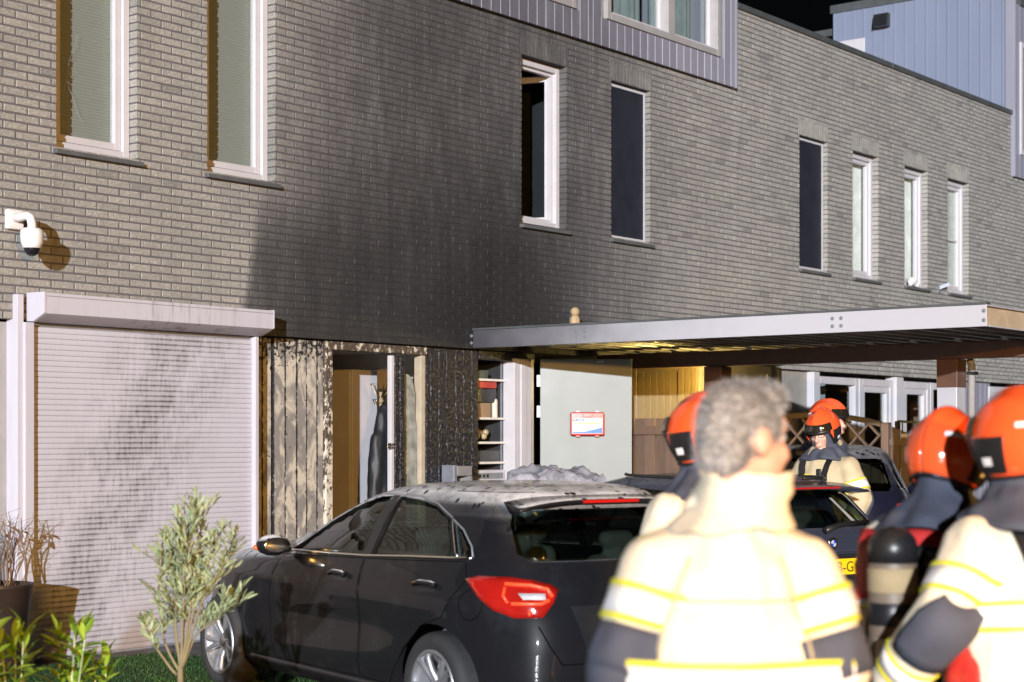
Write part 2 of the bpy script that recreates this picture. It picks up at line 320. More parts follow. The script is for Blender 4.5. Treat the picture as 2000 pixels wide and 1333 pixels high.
# ------------------------------------------------------------------ openings and windows of the first floor
WB, WT, WW = 3.905, 5.64, .775
WIN = [(AX(110),'blind'), (AX(405),'blind2'), (AX(1019),'open'), (AX(1194),'screen'), (AX(1561.5),'screen'), (AX(1666),'curtain'), (AX(1767),'curtain'), (AX(1851.5),'net')]
XBAY = AX(1431); XPAR = AX(1975); ZB, ZP = 5.97, 6.97
OPEN = [(x, x+WW, WB, WT) for x, k in WIN]
def top_at(x): return ZB if (x < XBAY or x > XPAR) else ZP
HOUSES = [(XA0, XAB, 'soot-blackened grey brick terraced house with charred front door and roller shutter'),
          (XAB, XBC, 'grey brick terraced house with bolted steel carport at its front'),
          (XBC, XC1, 'grey brick terraced house with blue-grey metal upper storey beyond the carport house')]
HOUSE = [empty('terraced_house', ((a+b)/2, 0, 0), 0, l, 'house', 'terraced houses in a row') for a, b, l in HOUSES]
for h in HOUSE: h.location = (0, 0, 0)
def house_at(x): return HOUSE[0 if x < XAB else 1 if x < XBC else 2]
BDEP = .10
def brick_mesh(sx, sz, rnd):
    e = .005; x, z, y = sx/2, sz/2, 0; j = lambda: rnd.uniform(-.0014, .0014); b = .0028
    fr = [(-x+b+j(),-.0+j(),-z+b+j()),(x-b+j(),j(),-z+b+j()),(x-b+j(),j(),z-b+j()),(-x+b+j(),j(),z-b+j())]
    bk = [(-x,e,-z),(x,e,-z),(x,e,z),(-x,e,z)]; bb = [(-x,BDEP,-z),(x,BDEP,-z),(x,BDEP,z),(-x,BDEP,z)]
    return fr+bk+bb, [(0,1,2,3),(0,4,5,1),(1,5,6,2),(2,6,7,3),(3,7,4,0),(4,8,9,5),(5,9,10,6),(6,10,11,7),(7,11,8,4)]
rb = random.Random(3); JT = .0125
allb = []                                        # (x centre, z centre, width, height)
def cut(a, b, holes):
    seg = [(a, b)]
    for h0, h1 in holes:
        seg = [q for s0, s1 in seg for q in ((s0, min(s1, h0)), (max(s0, h1), s1)) if q[1]-q[0] > .008]
    return seg
SOLD = [(x-.03, x+WW+.03, WT, WT+BL-.006) for x, k in WIN]
row = 0
while True:
    z0 = ZL + row*BH; z1 = z0 + BH - JT
    if z0 > ZP: break
    zc = (z0+z1)/2; k = math.floor(XA0/BL)
    while True:
        x0 = k*BL - (row % 2)*BL/2; x1 = x0 + BL - JT; k += 1
        if x0 > XC1: break
        if x1 <= XA0: continue
        if zc > top_at((x0+x1)/2): continue
        holes = [(a-.0, b+.0) for a, b, c, d in OPEN if c-.012 < zc < d] + [(a-.008, b+.008) for a, b, c, d in SOLD if c-.01 < zc < d+.01]
        holes += [(XAB-.009, XAB+.009), (XBC-.009, XBC+.009), (XBAY-.004, XBAY+.004)] if True else []
        for s0, s1 in cut(x0, x1, holes): allb.append(((s0+s1)/2, zc, s1-s0, z1-z0))
    row += 1
for a, b, c, d in SOLD:
    n = 13; w = (b-a)/n
    for i in range(n): allb.append((a+(i+.5)*w, (c+d)/2+.006, w-.010, d-c-.004))
variants = [brick_mesh(BL-JT, BH-JT, rb) for i in range(6)]
vmesh = []
for v, f in variants:
    me = bpy.data.meshes.new('brick'); me.from_pydata(v, [], f); me.materials.append(M['brick']); vmesh.append(me)
def in_frame(x, z):
    d = Vector((x, 0, z)) - CAM; Z = d.dot(FV); px = 1000 + FOC*d.dot(RV)/Z; py = HZ - FOC*(z-HC)/Z
    return -5 < px < 2005 and -5 < py < 1338, Z
for hi, (xa, xb, lab) in enumerate(HOUSES):
    mor = MB(); xs = sorted({xa, xb} | {c for c in (XBAY, XPAR) if xa < c < xb} | {q for o in OPEN for q in (o[0]-.008, o[1]+.008) if xa < q < xb})
    zs = sorted({ZL+.004, WB-.008, WT+.004, ZB, ZP})
    for i in range(len(xs)-1):
        for j in range(len(zs)-1):
            cx, cz = (xs[i]+xs[i+1])/2, (zs[j]+zs[j+1])/2
            if cz > top_at(cx) or any(o[0] < cx < o[1] and o[2] < cz < o[3] for o in OPEN): continue
            mor.box(xs[i], xs[i+1], 0.0042, .105, zs[j], zs[j+1])
    wall = mor.build('brick_wall', M['mortar'], HOUSE[hi])
    mine = [(in_frame(b[0], b[1]), b) for b in allb if xa <= b[0] < xb]; mine.sort(key=lambda q: (not q[0][0], q[0][1]))
    rest = MB(); cnt = 0
    for (vis, Z), (x, z, w, h) in mine:
        dy = rb.uniform(-.0025, .0025); i = rb.randrange(6); full = abs(w-(BL-JT)) < .004 and h < .06
        if cnt < 300 and vis and full:
            o = obj('brick', vmesh[i], wall, (x, dy, z), (rb.gauss(0,.006), rb.gauss(0,.004), rb.gauss(0,.006))); cnt += 1
        else:
            v, f = variants[i]; sx = w/(BL-JT); sz = h/(BH-JT); ry = rb.gauss(0,.004); rx = rb.gauss(0, .008)
            rest.add([(x+a*sx, b+dy+c*rx, z+c*sz+a*ry) for a, b, c in v], f)
    o = rest.build('brick_courses', M['brick'], wall); o['kind'] = 'stuff'
# joint sealant strips between houses, parapet flashing, floor slabs, roof
for x, h in ((XAB, 0), (XBC, 1)): MB().box(x-.006, x+.006, .004, .05, ZL, top_at(x-.05)-.002).build('expansion_joint', M['mortar'], HOUSE[h])
for hi, (xa, xb, l) in enumerate(HOUSES):
    s = MB(); s.box(xa, xb, .11, 6, ZL+.002, ZL+.3); s.box(xa, xb, .107, 6, 5.75, 5.95); s.box(xa, xb, 5.9, 6.1, 0, 6.7)
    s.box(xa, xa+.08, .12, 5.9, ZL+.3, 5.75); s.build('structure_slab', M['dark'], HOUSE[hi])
    p0, p1 = max(xa, XBAY), min(xb, XPAR)
    if p1 > p0:
        MB().box(p0+.002, p1, -.035, .3, ZP+.004, ZP+.075).build('parapet_flashing', M['flash'], HOUSE[hi], bevel=.008)
        MB().box(p0, p1, .11, 6, 6.6, 6.7).build('roof', M['gray'], HOUSE[hi])
M['trim_crack'] = mat('glass_crack', (.35,.38,.38), .3)
# ------------------------------------------------------------------ windows
def frame_rect(mb, x0, x1, z0, z1, w, y0, y1):
    mb.box(x0, x0+w, y0, y1, z0, z1); mb.box(x1-w, x1, y0, y1, z0, z1); mb.box(x0+w, x1-w, y0, y1, z1-w, z1); mb.box(x0+w, x1-w, y0, y1, z0, z0+w)
def pane(parent, x0, x1, z0, z1, y, m=None, name='pane'): return MB().box(x0, x1, y, y+.006, z0, z1).build(name, m or M['glass'], parent)
for x, kind in WIN:
    h = house_at(x); a, b, c, d = x+.004, x+WW-.004, WB+.004, WT-.004
    f = MB(); frame_rect(f, a, b, c, d, .062, .088, .175); fo = f.build('window', M['white'], h, bevel=.004)
    s = MB(); a1, b1, c1, d1 = a+.066, b-.066, c+.07, d-.066
    if kind in ('blind', 'blind2', 'net'):
        frame_rect(s, a1, b1, c1, d1, .055, .118, .18); s.build('sash', M['white'], fo, bevel=.004)
        pane(fo, a1+.056, b1-.056, c1+.056, d1-.056, .150)
        if kind == 'blind': MB().box(a1+.07, b1-.07, .112, .117, c-.0+.028, c+.060).build('vent_slot', M['gray'], fo)
        if kind == 'net': MB().box(a1+.056, b1-.056, .136, .146, c1+.75, c1+.775).build('glazing_bar', M['white'], fo)
        MB().box(a1+.02, b1-.02, .19, .194, c1, d1).build('blind', M['blind'] if kind != 'net' else M['curtain'], fo)
    elif kind == 'open':
        th = R(75); hx, hy = b1-.006, .15
        wleaf = b1-a1-.012; dx, dy = -math.cos(th)*wleaf, math.sin(th)*wleaf; nx, ny = math.sin(th)*.05, math.cos(th)*.05
        q = lambda u, v: (hx+dx*u+nx*v, hy+dy*u+ny*v)
        for u0, u1, z0, z1 in ((0,.12,c1,d1),(.88,1,c1,d1),(.12,.88,c1,c1+.07),(.12,.88,d1-.07,d1)):
            s.prism([(*q(u0,0),z0),(*q(u1,0),z0),(*q(u1,1),z0),(*q(u0,1),z0)], (0,0,z1-z0))
        s.build('sash', M['white'], fo, bevel=.003, fix=True)
        g = MB(); g.prism([(*q(.12,.4),c1+.07),(*q(.88,.4),c1+.07),(*q(.88,.55),c1+.07),(*q(.12,.55),c1+.07)], (0,0,d1-c1-.14)); g.build('pane', M['glass'], fo)
        s2 = MB(); frame_rect(s2, a1+.001, b1-.001, c1-.003, d1-.001, .03, .13, .18); s2.build('rebate', M['white'], fo)
    elif kind == 'screen':
        frame_rect(s, a+.006, b-.006, c+.006, d-.006, .028, .062, .085); s.build('screen_frame', M['white'], fo)
        MB().box(a+.034, b-.034, .070, .073, c+.034, d-.034).build('insect_screen', M['screen'], fo)
        pane(fo, a1, b1, c1, d1, .15)
    else:
        frame_rect(s, a1, b1, c1, d1, .05, .118, .18); s.build('sash', M['white'], fo, bevel=.004); pane(fo, a1+.051, b1-.051, c1+.051, d1-.051, .150)
        cu = MB(); n = 26; pr = [(a1+.10+(b1-a1-.10)*i/n, .24+.018*math.sin(i*1.9), 0) for i in range(n+1)]
        for i in range(n): cu.add([(pr[i][0],pr[i][1],c1),(pr[i+1][0],pr[i+1][1],c1),(pr[i+1][0],pr[i+1][1],d1),(pr[i][0],pr[i][1],d1)], [(0,1,2,3)])
        cu.build('curtain', M['curtain'], fo, smooth=True)
    if kind == 'blind':
        rc_ = random.Random(4); c0 = (a1+.13, .1485, c1+.50)
        for k in range(9):
            an = R(rc_.uniform(-110, 80)) if k else R(-60); L_ = rc_.uniform(.05,.13) if k > 1 else .40; w_ = [c0]
            for q in range(5): an += rc_.gauss(0,.22); w_.append((w_[-1][0]+math.cos(an)*L_/5*.7, .1485, w_[-1][2]+math.sin(an)*L_/5))
            MB().tube([p for p in w_ if p[0] < b1-.06 and p[2] > c1+.06] or [c0, c0], .0008, 4).build('crack', M['trim_crack'], fo)
    MB().prism([(x-.03,-.05,WB-.052),(x-.03,.12,WB-.048),(x-.03,.12,WB-.004),(x-.03,-.05,WB-.018)], (WW+.06,0,0)).build('sill', M['sill'], fo, bevel=.003)
# ------------------------------------------------------------------ grey clad top storey
YB = -.06; PWD = .152
BW = [(AX(1183,YB), AX(1405,YB), ZW(1183,37,YB), 8.4), (AX(1030,YB), AX(1123,YB), ZW(1123,18,YB), 8.4)]
def planks(h, x0, x1, z0, z1, y, holes, m, w, name='plank', dep=.03):
    x = x0; cache = {}
    while x < x1 - .01:
        xe = min(x+w, x1); seg = [(z0, z1)]
        for a, b, c, d in holes:
            if xe > a+.002 and x < b-.002: seg = [q for s0, s1 in seg for q in ((s0, min(s1, c)), (max(s0, d), s1)) if q[1]-q[0] > .02]
        for s0, s1 in seg:
            key = (round(xe-x,4), round(s1-s0,4))
            if key not in cache:
                ww, hh = xe-x, s1-s0; e = .006
                cache[key] = MB().rings([[(0,dep,k),(0,e,k),(e,0,k),(ww-e-.004,0,k),(ww-.004,e,k),(ww-.004,dep,k)] for k in (0, hh)]).mesh(name, m)
            obj(name, cache[key], h, (x, y, s0))
        x = xe
def bay(h, x0, x1, zt=8.8):
    b = MB(); b.box(x0, x1, YB+.028, .1, ZB+.006, ZB+.05); b.build('soffit', M['gray'], h)
    xs = sorted({x0, x1} | {q for w in BW for q in (w[0]+.02, w[1]-.02) if x0 < q < x1}); bk = MB()
    for i in range(len(xs)-1):
        cx = (xs[i]+xs[i+1])/2; win = [w for w in BW if w[0] < cx < w[1]]
        if win: bk.box(xs[i], xs[i+1], YB+.026, .05, ZB+.05, win[0][2]+.02); bk.box(xs[i], xs[i+1], YB+.026, .05, win[0][3], zt)
        else: bk.box(xs[i], xs[i+1], YB+.026, .05, ZB+.05, zt)
    bk.build('backing', M['gray'], h); MB().box(x0+(.15 if x0 > XPAR else 0), x1, YB-.03, 6, zt, zt+.12).build('roof', M['flash'], h)
bay(HOUSE[0], XA0, XAB-.002); bay(HOUSE[1], XAB+.002, XBAY-.012); bay(HOUSE[2], XPAR+.03, XC1)
MB().box(XA0, 11.5, YB, YB+.025, ZB, 8.8).build('cladding_panel', M['clad'], HOUSE[0])
planks(HOUSE[0], 11.5, XAB-.002, ZB, 8.8, YB, BW, M['clad'], PWD); planks(HOUSE[1], XAB, XBAY-.03, ZB, 8.8, YB, BW, M['clad'], PWD)
MB().box(XBAY-.028, XBAY, YB-.012, .1, ZB-.004, 8.8).build('corner_trim', M['clad'], HOUSE[1]); MB().box(XBAY-.06, XBAY-.03, .051, 6, ZB, 8.8).build('side_wall', M['clad'], HOUSE[1])
for i, (a, b, c, d) in enumerate(BW):
    h = HOUSE[1-i]; f = MB(); frame_rect(f, a, b, c, d, .075, YB-.025, .08); mid = AX(1309, YB) if i == 0 else (a+b)/2
    f.box(mid-.07, mid+.07, YB-.022, .08, c+.075, d-.075); fo = f.build('window', M['frame_grey'], h, bevel=.004)
    for u, v in ((a+.075, mid-.07), (mid+.07, b-.075)):
        s = MB(); frame_rect(s, u, v, c+.075, d-.075, .05, .0, .06); s.build('sash', M['white'], fo, bevel=.003); pane(fo, u+.05, v-.05, c+.125, d-.125, .035)
        cu = MB(); n = 40; pr = [(u+(v-u)*k/n, .28+.03*math.sin(k*1.3)+.02*math.sin(k*.37)) for k in range(n+1)]
        for k in range(n): cu.add([(*pr[k],c),(*pr[k+1],c),(*pr[k+1],d),(*pr[k],d)], [(0,1,2,3)])
        cu.build('curtain', M['teal'], fo, smooth=True)
# far house: metal-clad side wall of the top storey behind the parapet
yb = at_x(1628, XPAR+.03)[0]; h = HOUSE[2]; n = 17; zt = 9.22
wl = MB().box(XPAR+.05, XPAR+.08, -.03, yb, 6.7, zt-.1).build('side_wall', M['seam'], h)
for i in range(n):
    y0 = -.03 + (yb+.03)*i/n; y1 = -.03 + (yb+.03)*(i+1)/n
    MB().rings([[(XPAR+.05,y0+.004,k),(XPAR+.03,y0+.008,k),(XPAR+.03,y1-.016,k),(XPAR+.012,y1-.012,k),(XPAR+.012,y1-.004,k),(XPAR+.05,y1-.002,k)] for k in (6.7, zt-.081)]).build('seam_panel', M['seam'], wl, fix=True)
MB().box(XPAR, XPAR+.5, -.06, yb+.05, zt-.08, zt+.06).build('roof_edge', M['flash'], h)
MB().box(XPAR+.5, XC1, 0, yb, zt-.05, zt).build('roof', M['flash'], h)
ya = at_x(1690, XPAR)[0]; d = MB(); d.box(XPAR-.03, XPAR+.0, ya, yb-.02, 6.7, 8.62); do = d.build('roof_door', M['white'], h, bevel=.01)
MB().box(XPAR-.034, XPAR-.031, ya+.45, yb-.35, 7.3, 8.35).build('pane', M['dark'], do); MB().box(XPAR-.05, XPAR-.03, ya+.1, ya+.16, 8.1, 8.3).build('door_handle', M['gray'], do)
yc = at_x(1725, XPAR)[0]; MB().prism([(XPAR-.14,yc-.13,8.75),(XPAR,yc-.13,8.75),(XPAR,yc-.13,8.97),(XPAR-.10,yc-.13,8.97)], (0,.26,0)).build('vent_hood', M['black'], h, fix=True)
planks(h, XPAR+.03, XC1, ZB, 8.8, YB, [(AX(1992,YB), XC1, 6.35, 8.2)], M['clad'], .19); MB().box(XPAR-.002, XPAR+.028, YB-.012, .1, ZB-.004, 9.1).build('corner_trim', M['clad'], h)
f = MB(); a = AX(1992,YB); frame_rect(f, a, a+2.2, 6.35, 8.2, .08, YB-.025, .08); fo = f.build('window', M['white'], h); MB().box(a+.08, a+2.12, .02, .026, 6.43, 8.12).build('pane', M['glass'], fo)
# ------------------------------------------------------------------ ground floor of the burnt house
HA, HB, HCc = HOUSE; YF = .09
X = lambda px: AX(px, YF)
# neighbour's frame left of the shutter
s = MB(); s.box(XA0, X(-40), YF, YF+.08, 0, ZL-.01); s.box(X(-12), X(18), YF-.01, YF+.09, 0, ZL-.02); s.box(X(-40), X(-12), YF+.03, YF+.06, 0, ZL-.03); s.build('entrance_frame', M['frame_grey'], HA, bevel=.006)
MB().box(X(18.5), X(33), YF-.03, YF+.06, 0, ZL-.03).build('entrance_post', M['white'], HA, bevel=.006)
# roller shutter
bx0, bx1 = 7.685, 10.02; zt, zf, zbk = ZW(87,571,-.24), ZW(87,612,-.24), ZW(75,628.5,-.1)
sh = empty('roller_shutter', ((bx0+bx1)/2, 0, 0), 0, 'white roller shutter with brown soot streaks, closed, under its box', 'shutter'); sh.location = (0, 0, 0)
prof = [(-.02,zbk),(-.10,zbk-.004),(-.24,zf),(-.24,zt),(-.02,zt+.002)]
bo = MB().prism([(bx0+.012,y,z) for y,z in prof], (bx1-bx0-.024,0,0)).build('shutter_box', M['shut'], sh, fix=True, bevel=.003)
for x in (bx0, bx1-.012): MB().prism([(x,y-.004,z+(.004 if z>2.4 else -.002)) for y,z in prof], (.012,0,0)).build('end_cap', M['shut'], bo, fix=True)
MB().box(bx0+.013, bx1-.013, -.2435, -.2405, zt-.028, zt-.024).build('seam', M['gray'], bo)
xr0, xr1 = AX(62,-.05), AX(493,-.05)
s = MB(); s.box(AX(36,-.07), AX(48,-.07), -.06, .08, 0, zt-.01); s.build('side_rail', M['shut'], sh, bevel=.003)
MB().box(AX(48.5,-.08), xr0-.002, -.085, .05, 0, zbk-.008).build('side_rail', M['shut'], sh, bevel=.004)
MB().box(xr1+.002, AX(505,-.08), -.085, .05, 0, zbk-.008).build('side_rail', M['shut'], sh, bevel=.004)
SH = .0417; ns = int((zbk-.02)/SH); pr = [(-.022,0),(-.0275,.0015),(-.0295,.014),(-.0295,.027),(-.028,.0385),(-.0235,.0412),(-.008,.0412),(-.008,0)]
sl = MB().prism([(xr0,y-.012,z) for y,z in pr], (xr1-xr0,0,0)).mesh('slat', M['slat']); 
b_ = bmesh.new(); b_.from_mesh(sl); bmesh.ops.recalc_face_normals(b_, faces=b_.faces); b_.to_mesh(sl); b_.free()
cb = MB().box(xr0, xr1, -.024, -.021, .0, zbk).build('curtain_backing', M['gray'], sh)
for i in range(ns): obj('slat', sl, sh, (0, rb.uniform(-.002,.002), .02+i*SH))
# burnt plank panels, door frame, doorway
def boards(bounds, z0, z1, y, m, rough=0, name='plank'):
    for i in range(len(bounds)-1):
        x0, x1 = bounds[i]+.004, bounds[i+1]-.004
        if not rough: MB().box(x0, x1, y+rb.uniform(-.004,.004), y+.03, z0, z1).build(name, m, HA, bevel=.005); continue
        nx, nz = 14, 200; v = []; f = []
        for k in range(nz+1):
            for j in range(nx+1):
                px_, pz_ = x0+(x1-x0)*j/nx, z0+(z1-z0)*k/nz; c = Vector((px_*24, i*5.1, pz_*20)); dd = noise.voronoi(c)[0]
                e = min(1, max(0, (dd[1]-dd[0])*2.2)); lowf = .35+.65*min(1, max(0, 1.6-abs(pz_-1.35)*1.3)); edge = min(j, nx-j)/nx
                v.append((px_, y - .010*e*lowf - .006*noise.noise(c*.2) + (.01 if edge == 0 else 0), pz_))
        for k in range(nz):
            for j in range(nx): q = k*(nx+1)+j; f.append((q, q+1, q+nx+2, q+nx+1))
        m_ = MB(); m_.add(v, f); m_.box(x0, x1, y+.012, y+.03, z0, z1); m_.build(name, m, HA, smooth=True)
ZT = ZL-.012
boards([X(504), X(512), X(530)], 0, ZT, YF, M['pale']); boards([X(p) for p in (532,555,577.5,597,618,630)], 0, ZT, YF-.012, M['pale'])
MB().box(X(503), X(644), YF+.031, YF+.08, 0, ZT).build('panel_backing', M['char'], HA)
zh = ZW(700, 687, YF)
MB().box(X(630.5), X(644), YF-.04, YF+.10, 0, zh).build('door_post', M['peel'], HA, bevel=.006)
MB().box(X(630.5), X(829), YF-.038, YF+.10, zh+.001, ZT).build('door_header', M['peel'], HA, bevel=.006)
MB().box(X(759.5), X(765.5), YF-.03, YF+.02, .02, zh-.02).build('door_edge', M['white'], HA, bevel=.004)
hd = MB(); hz_ = ZW(745, 868, YF); hd.tube([(X(760),YF-.05,hz_),(X(752),YF-.075,hz_),(X(744),YF-.075,hz_)], .010); hd.tube([(X(760),YF-.05,hz_-.03),(X(752),YF-.075,hz_-.03),(X(744),YF-.075,hz_-.03)], .008); hd.build('door_handle', M['chrome'], HA, smooth=True)
boards([X(766.5), X(776), X(786)], 0, zh-.004, YF-.03, M['char'], 1, 'burnt_jamb')
MB().box(X(821), X(829), YF-.01, YF+.08, 0, zh-.002).build('sidelight_post', mat('scorched_cream', (.42,.36,.27), .5), HA, bevel=.004)
gl = MB(); xa, xb_ = X(786.5), X(818.5); pts = [(xa,.1),(xb_,.1),(xb_,ZW(815,835,YF)),(xb_-.03,ZW(812,815,YF)),(xb_-.02,ZW(812,770,YF)),(xb_-.07,ZW(808,738,YF)),(xb_-.13,ZW(803,731,YF)),(xa,ZW(790,733,YF))]
gl.prism([(x,YF+.03,z) for x,z in pts], (0,.006,0)); gl.build('broken_pane', mat('smoked_glass', (.33,.34,.30), .25, var=.35, sc=9, Alpha=.85), HA, fix=True)
boards([X(p) for p in (829.5,839,855,870,888,903,919.5,933)], 0, ZT, YF-.01, M['char'], 1)
MB().box(X(829), X(933), YF+.022, YF+.08, 0, ZT).build('panel_backing', M['char'], HA)
MB().box(X(933), X(1041), YF-.02, YF+.10, ZW(960,704,YF), ZT).build('closet_header', M['char'], HA)
# hall behind the burnt front door
hx0, hx1, hy0, hy1 = X(640), 12.95, YF+.11, 3.4
w = MB(); w.box(hx0-.1, hx0, hy0, hy1, 0, ZT); w.box(hx1, hx1+.1, hy0, hy1, 0, ZT); w.box(hx0-.1, hx1+.1, hy1, hy1+.1, 0, ZT); w.build('hall_wall', M['paint'], HA)
MB().box(hx0, hx1, hy0-.1, hy1, .0, .03).build('hall_floor', M['gray'], HA); MB().box(hx0-.1, hx1+.1, hy0, hy1+.1, ZT-.002, ZT+.008).build('hall_ceiling', M['paint'], HA)
cu = empty('hall_cupboard', (0,0,0), 0, 'tall white cupboard inside the burnt doorway', 'cupboard')
cz = ZW(690, 722, .80); xm_ = AX(688,.80); MB().box(xm_, AX(737,.80), .80, 1.75, .05, cz).build('carcass', M['white'], cu, bevel=.006)
for a, b in ((.82, 1.27), (1.29, 1.73)): MB().box(xm_-.019, xm_-.001, a, b, .10, cz-.03).build('cupboard_door', M['white'], cu, bevel=.003)
# coat on a coat stand
cx_, cy_ = AX(744,.42), .42; cr = empty('coat_stand', (cx_, cy_, .03), 0, 'brass coat stand with curved hooks inside the burnt doorway', 'coat stand')
zc = ZW(744, 772, .42); MB().lathe([(.2,0),(.2,.02),(.03,.05),(.018,.1),(.018,zc)], 16).build('pole', M['wood'], cr, smooth=True)
brass = mat('brass', (.25,.18,.08), .3, .9)
for k in range(6):
    a = k*math.pi/3; q = lambda r, z: (r*math.cos(a), r*math.sin(a), z)
    MB().tube([q(.01,zc-.06), q(.05,zc-.02), q(.09,zc+.06), q(.10,zc+.08)], [.006,.006,.005,.009], 6).build('hook', brass, cr, smooth=True)
    MB().tube([q(.01,zc-.10), q(.05,zc-.13), q(.07,zc-.10), q(.075,zc-.07)], [.006,.006,.005,.008], 6).build('hook', brass, cr, smooth=True)
j = MB(); zt_ = zc-.13+.03; j.loft([(cx_,cy_-.05,z,r,r*.75) for z,r in ((.72,.05),(.74,.20),(.9,.20),(1.2,.18),(1.5,.165),(1.75,.145),(zt_-.08,.115),(zt_,.05))])
j.cap((cx_-.12,cy_-.06,1.68),.075,(cx_-.18,cy_-.08,1.05),.065); j.cap((cx_+.10,cy_-.08,1.68),.075,(cx_+.15,cy_-.10,1.0),.065)
tag(obj('coat', remesh(j, .016, 4, .035, 7, mat('black_coat', (.012,.013,.016), .55, bump=.3), 'coat', (1,1,.35))), 'long black coat hanging on the coat stand in the doorway', 'coat')
# storage closet, shelves and clutter
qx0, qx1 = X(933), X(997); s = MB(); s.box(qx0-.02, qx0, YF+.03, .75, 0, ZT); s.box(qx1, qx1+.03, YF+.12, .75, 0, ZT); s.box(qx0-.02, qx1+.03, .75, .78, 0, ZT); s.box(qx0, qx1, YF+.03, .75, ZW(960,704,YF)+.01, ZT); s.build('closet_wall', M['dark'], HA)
sh_ = empty('shelf_unit', (0,0,0), 0, 'shelves with white edges inside the closet beside the charred planks', 'shelves'); SZ = [ZW(960,p,YF+.1) for p in (741,816,863,902)]
for z in SZ: MB().box(qx0+.003, qx1-.003, YF+.06, .74, z-.022, z).build('shelf', M['paint'], sh_)
for x in (qx0+.015, qx1-.02): MB().box(x, x+.012, YF+.10, YF+.12, SZ[-1]-.4, SZ[0]+.2).build('upright', M['zinc'], sh_)
col = lambda n, c, r=.5: mat(n, c, r)
def item(name, mbd, m, lab, cat): return tag(mbd.build(name, m, None, bevel=.006), lab, cat)
yi = YF+.10
wq = qx1-qx0
item('storage_box', MB().box(qx0+.05, qx0+wq*.55, yi, .6, SZ[0]+.001, SZ[0]+.09), col('dkgreen', (.05,.07,.06)), 'dark green box on the top closet shelf', 'box')
item('folded_blanket', MB().box(qx0+.04, qx1-.1, yi, .6, SZ[1]+.30, SZ[1]+.37), col('redc', (.45,.05,.03)), 'red folded cloth hanging between the upper closet shelves', 'cloth')
item('tool_case', MB().box(qx0+.03, qx1-.07, yi+.03, .6, SZ[1]+.155, SZ[1]+.298), M['black'], 'black case under the red cloth in the closet', 'case')
item('cardboard_box', MB().box(qx0+.03, qx0+wq*.68, yi+.02, .55, SZ[1]+.001, SZ[1]+.15), col('carton', (.30,.20,.11)), 'brown box on the second closet shelf', 'box')
bt = MB().lathe([(.03,0),(.032,.01),(.032,.17),(.024,.19),(.012,.20),(.012,.225),(.018,.23),(.018,.26),(.0,.262)], 16); tag(bt.build('spray_can', col('cream', (.6,.55,.42), .35), None, True, loc=(qx1-.075, yi+.05, SZ[1]+.001)), 'pale spray can on the second closet shelf', 'spray can')
bl = MB(); [bl.ell((qx0+.06+.055*i, yi+.05+.02*(i%2), SZ[2]+.055+.04*(i%2)), (.034,.034,.034), 8) for i in range(int((wq-.15)/.055))]; tag(bl.build('decoration_string', col('bauble', (.35,.28,.16), .2), None, True), 'string of gold baubles on the third closet shelf', 'decoration')
item('wire_basket', MB().box(qx0+.02, qx1-.05, yi, .6, SZ[3]+.001, SZ[3]+.115), mat('mesh_grey', (.13,.13,.13), .4, .6, bump=1, bsc=90, dist=.01), 'grey wire basket on the fourth closet shelf', 'basket')
sb = MB(); sb.ell((qx0+.10, yi+.10, SZ[3]-.28), (.08,.10,.09), 10); sb.ell((qx0+.22, yi+.12, SZ[3]-.30), (.07,.1,.07), 10); tag(sb.build('shoe_bag', col('bag_br', (.12,.08,.06)), None, True), 'dark brown bag below the wire basket in the closet', 'bag')
MB().box(qx0+.003, qx1-.003, YF+.06, .74, SZ[3]-.392, SZ[3]-.372).build('shelf', M['paint'], sh_)
ap = empty('appliance', (0,0,0), 0, 'white appliance with control strip under the closet shelves', 'appliance'); z0 = ZW(960,918,YF+.1)
MB().box(qx0+.02, qx1-.02, YF+.06, .7, .02, z0).build('casing', M['white'], ap, bevel=.008); MB().box(qx0+.04, qx1-.05, YF+.055, YF+.06, z0-.09, z0-.03).build('control_panel', M['gray'], ap)
for k in range(3): MB().box(qx0+.09+k*.06, qx0+.12+k*.06, YF+.05, YF+.055, z0-.075, z0-.045).build('button', M['black'], ap)
# white closet frame and open door
zd = ZW(1130, 703, -.3)
s = MB(); s.box(X(997.5), X(1009), YF-.05, YF+.1, 0, zd); s.box(X(1009)+.001, X(1020), YF-.062, YF+.1, 0, zd); s.box(X(1020)+.001, X(1030), YF-.05, YF+.1, 0, zd); s.build('closet_frame', M['white'], HA, bevel=.004)
hx = X(1036); hp = Vector((hx, YF-.09, 0)); DD = RV
dr = empty('closet_door', hp, math.atan2(DD.y, DD.x), parent=HA)
dl = MB().box(0.03, .985, -.045, 0, .05, zd).build('door_leaf', M['doorgrey'], dr, bevel=.004)
for z in (2.28, 1.96, .95): MB().box(-.005, .03, -.05, -.01, z-.06, z+.06).build('hinge', M['zinc'], dr)
MB().box(.62, .69, -.049, -.0452, zd-.035, zd-.018).build('sticker', M['white'], dr)
MB().box(X(1030)+.002, hx, YF-.045, YF+.1, 0, zd).build('hinge_post', M['frame_grey'], HA, bevel=.003)
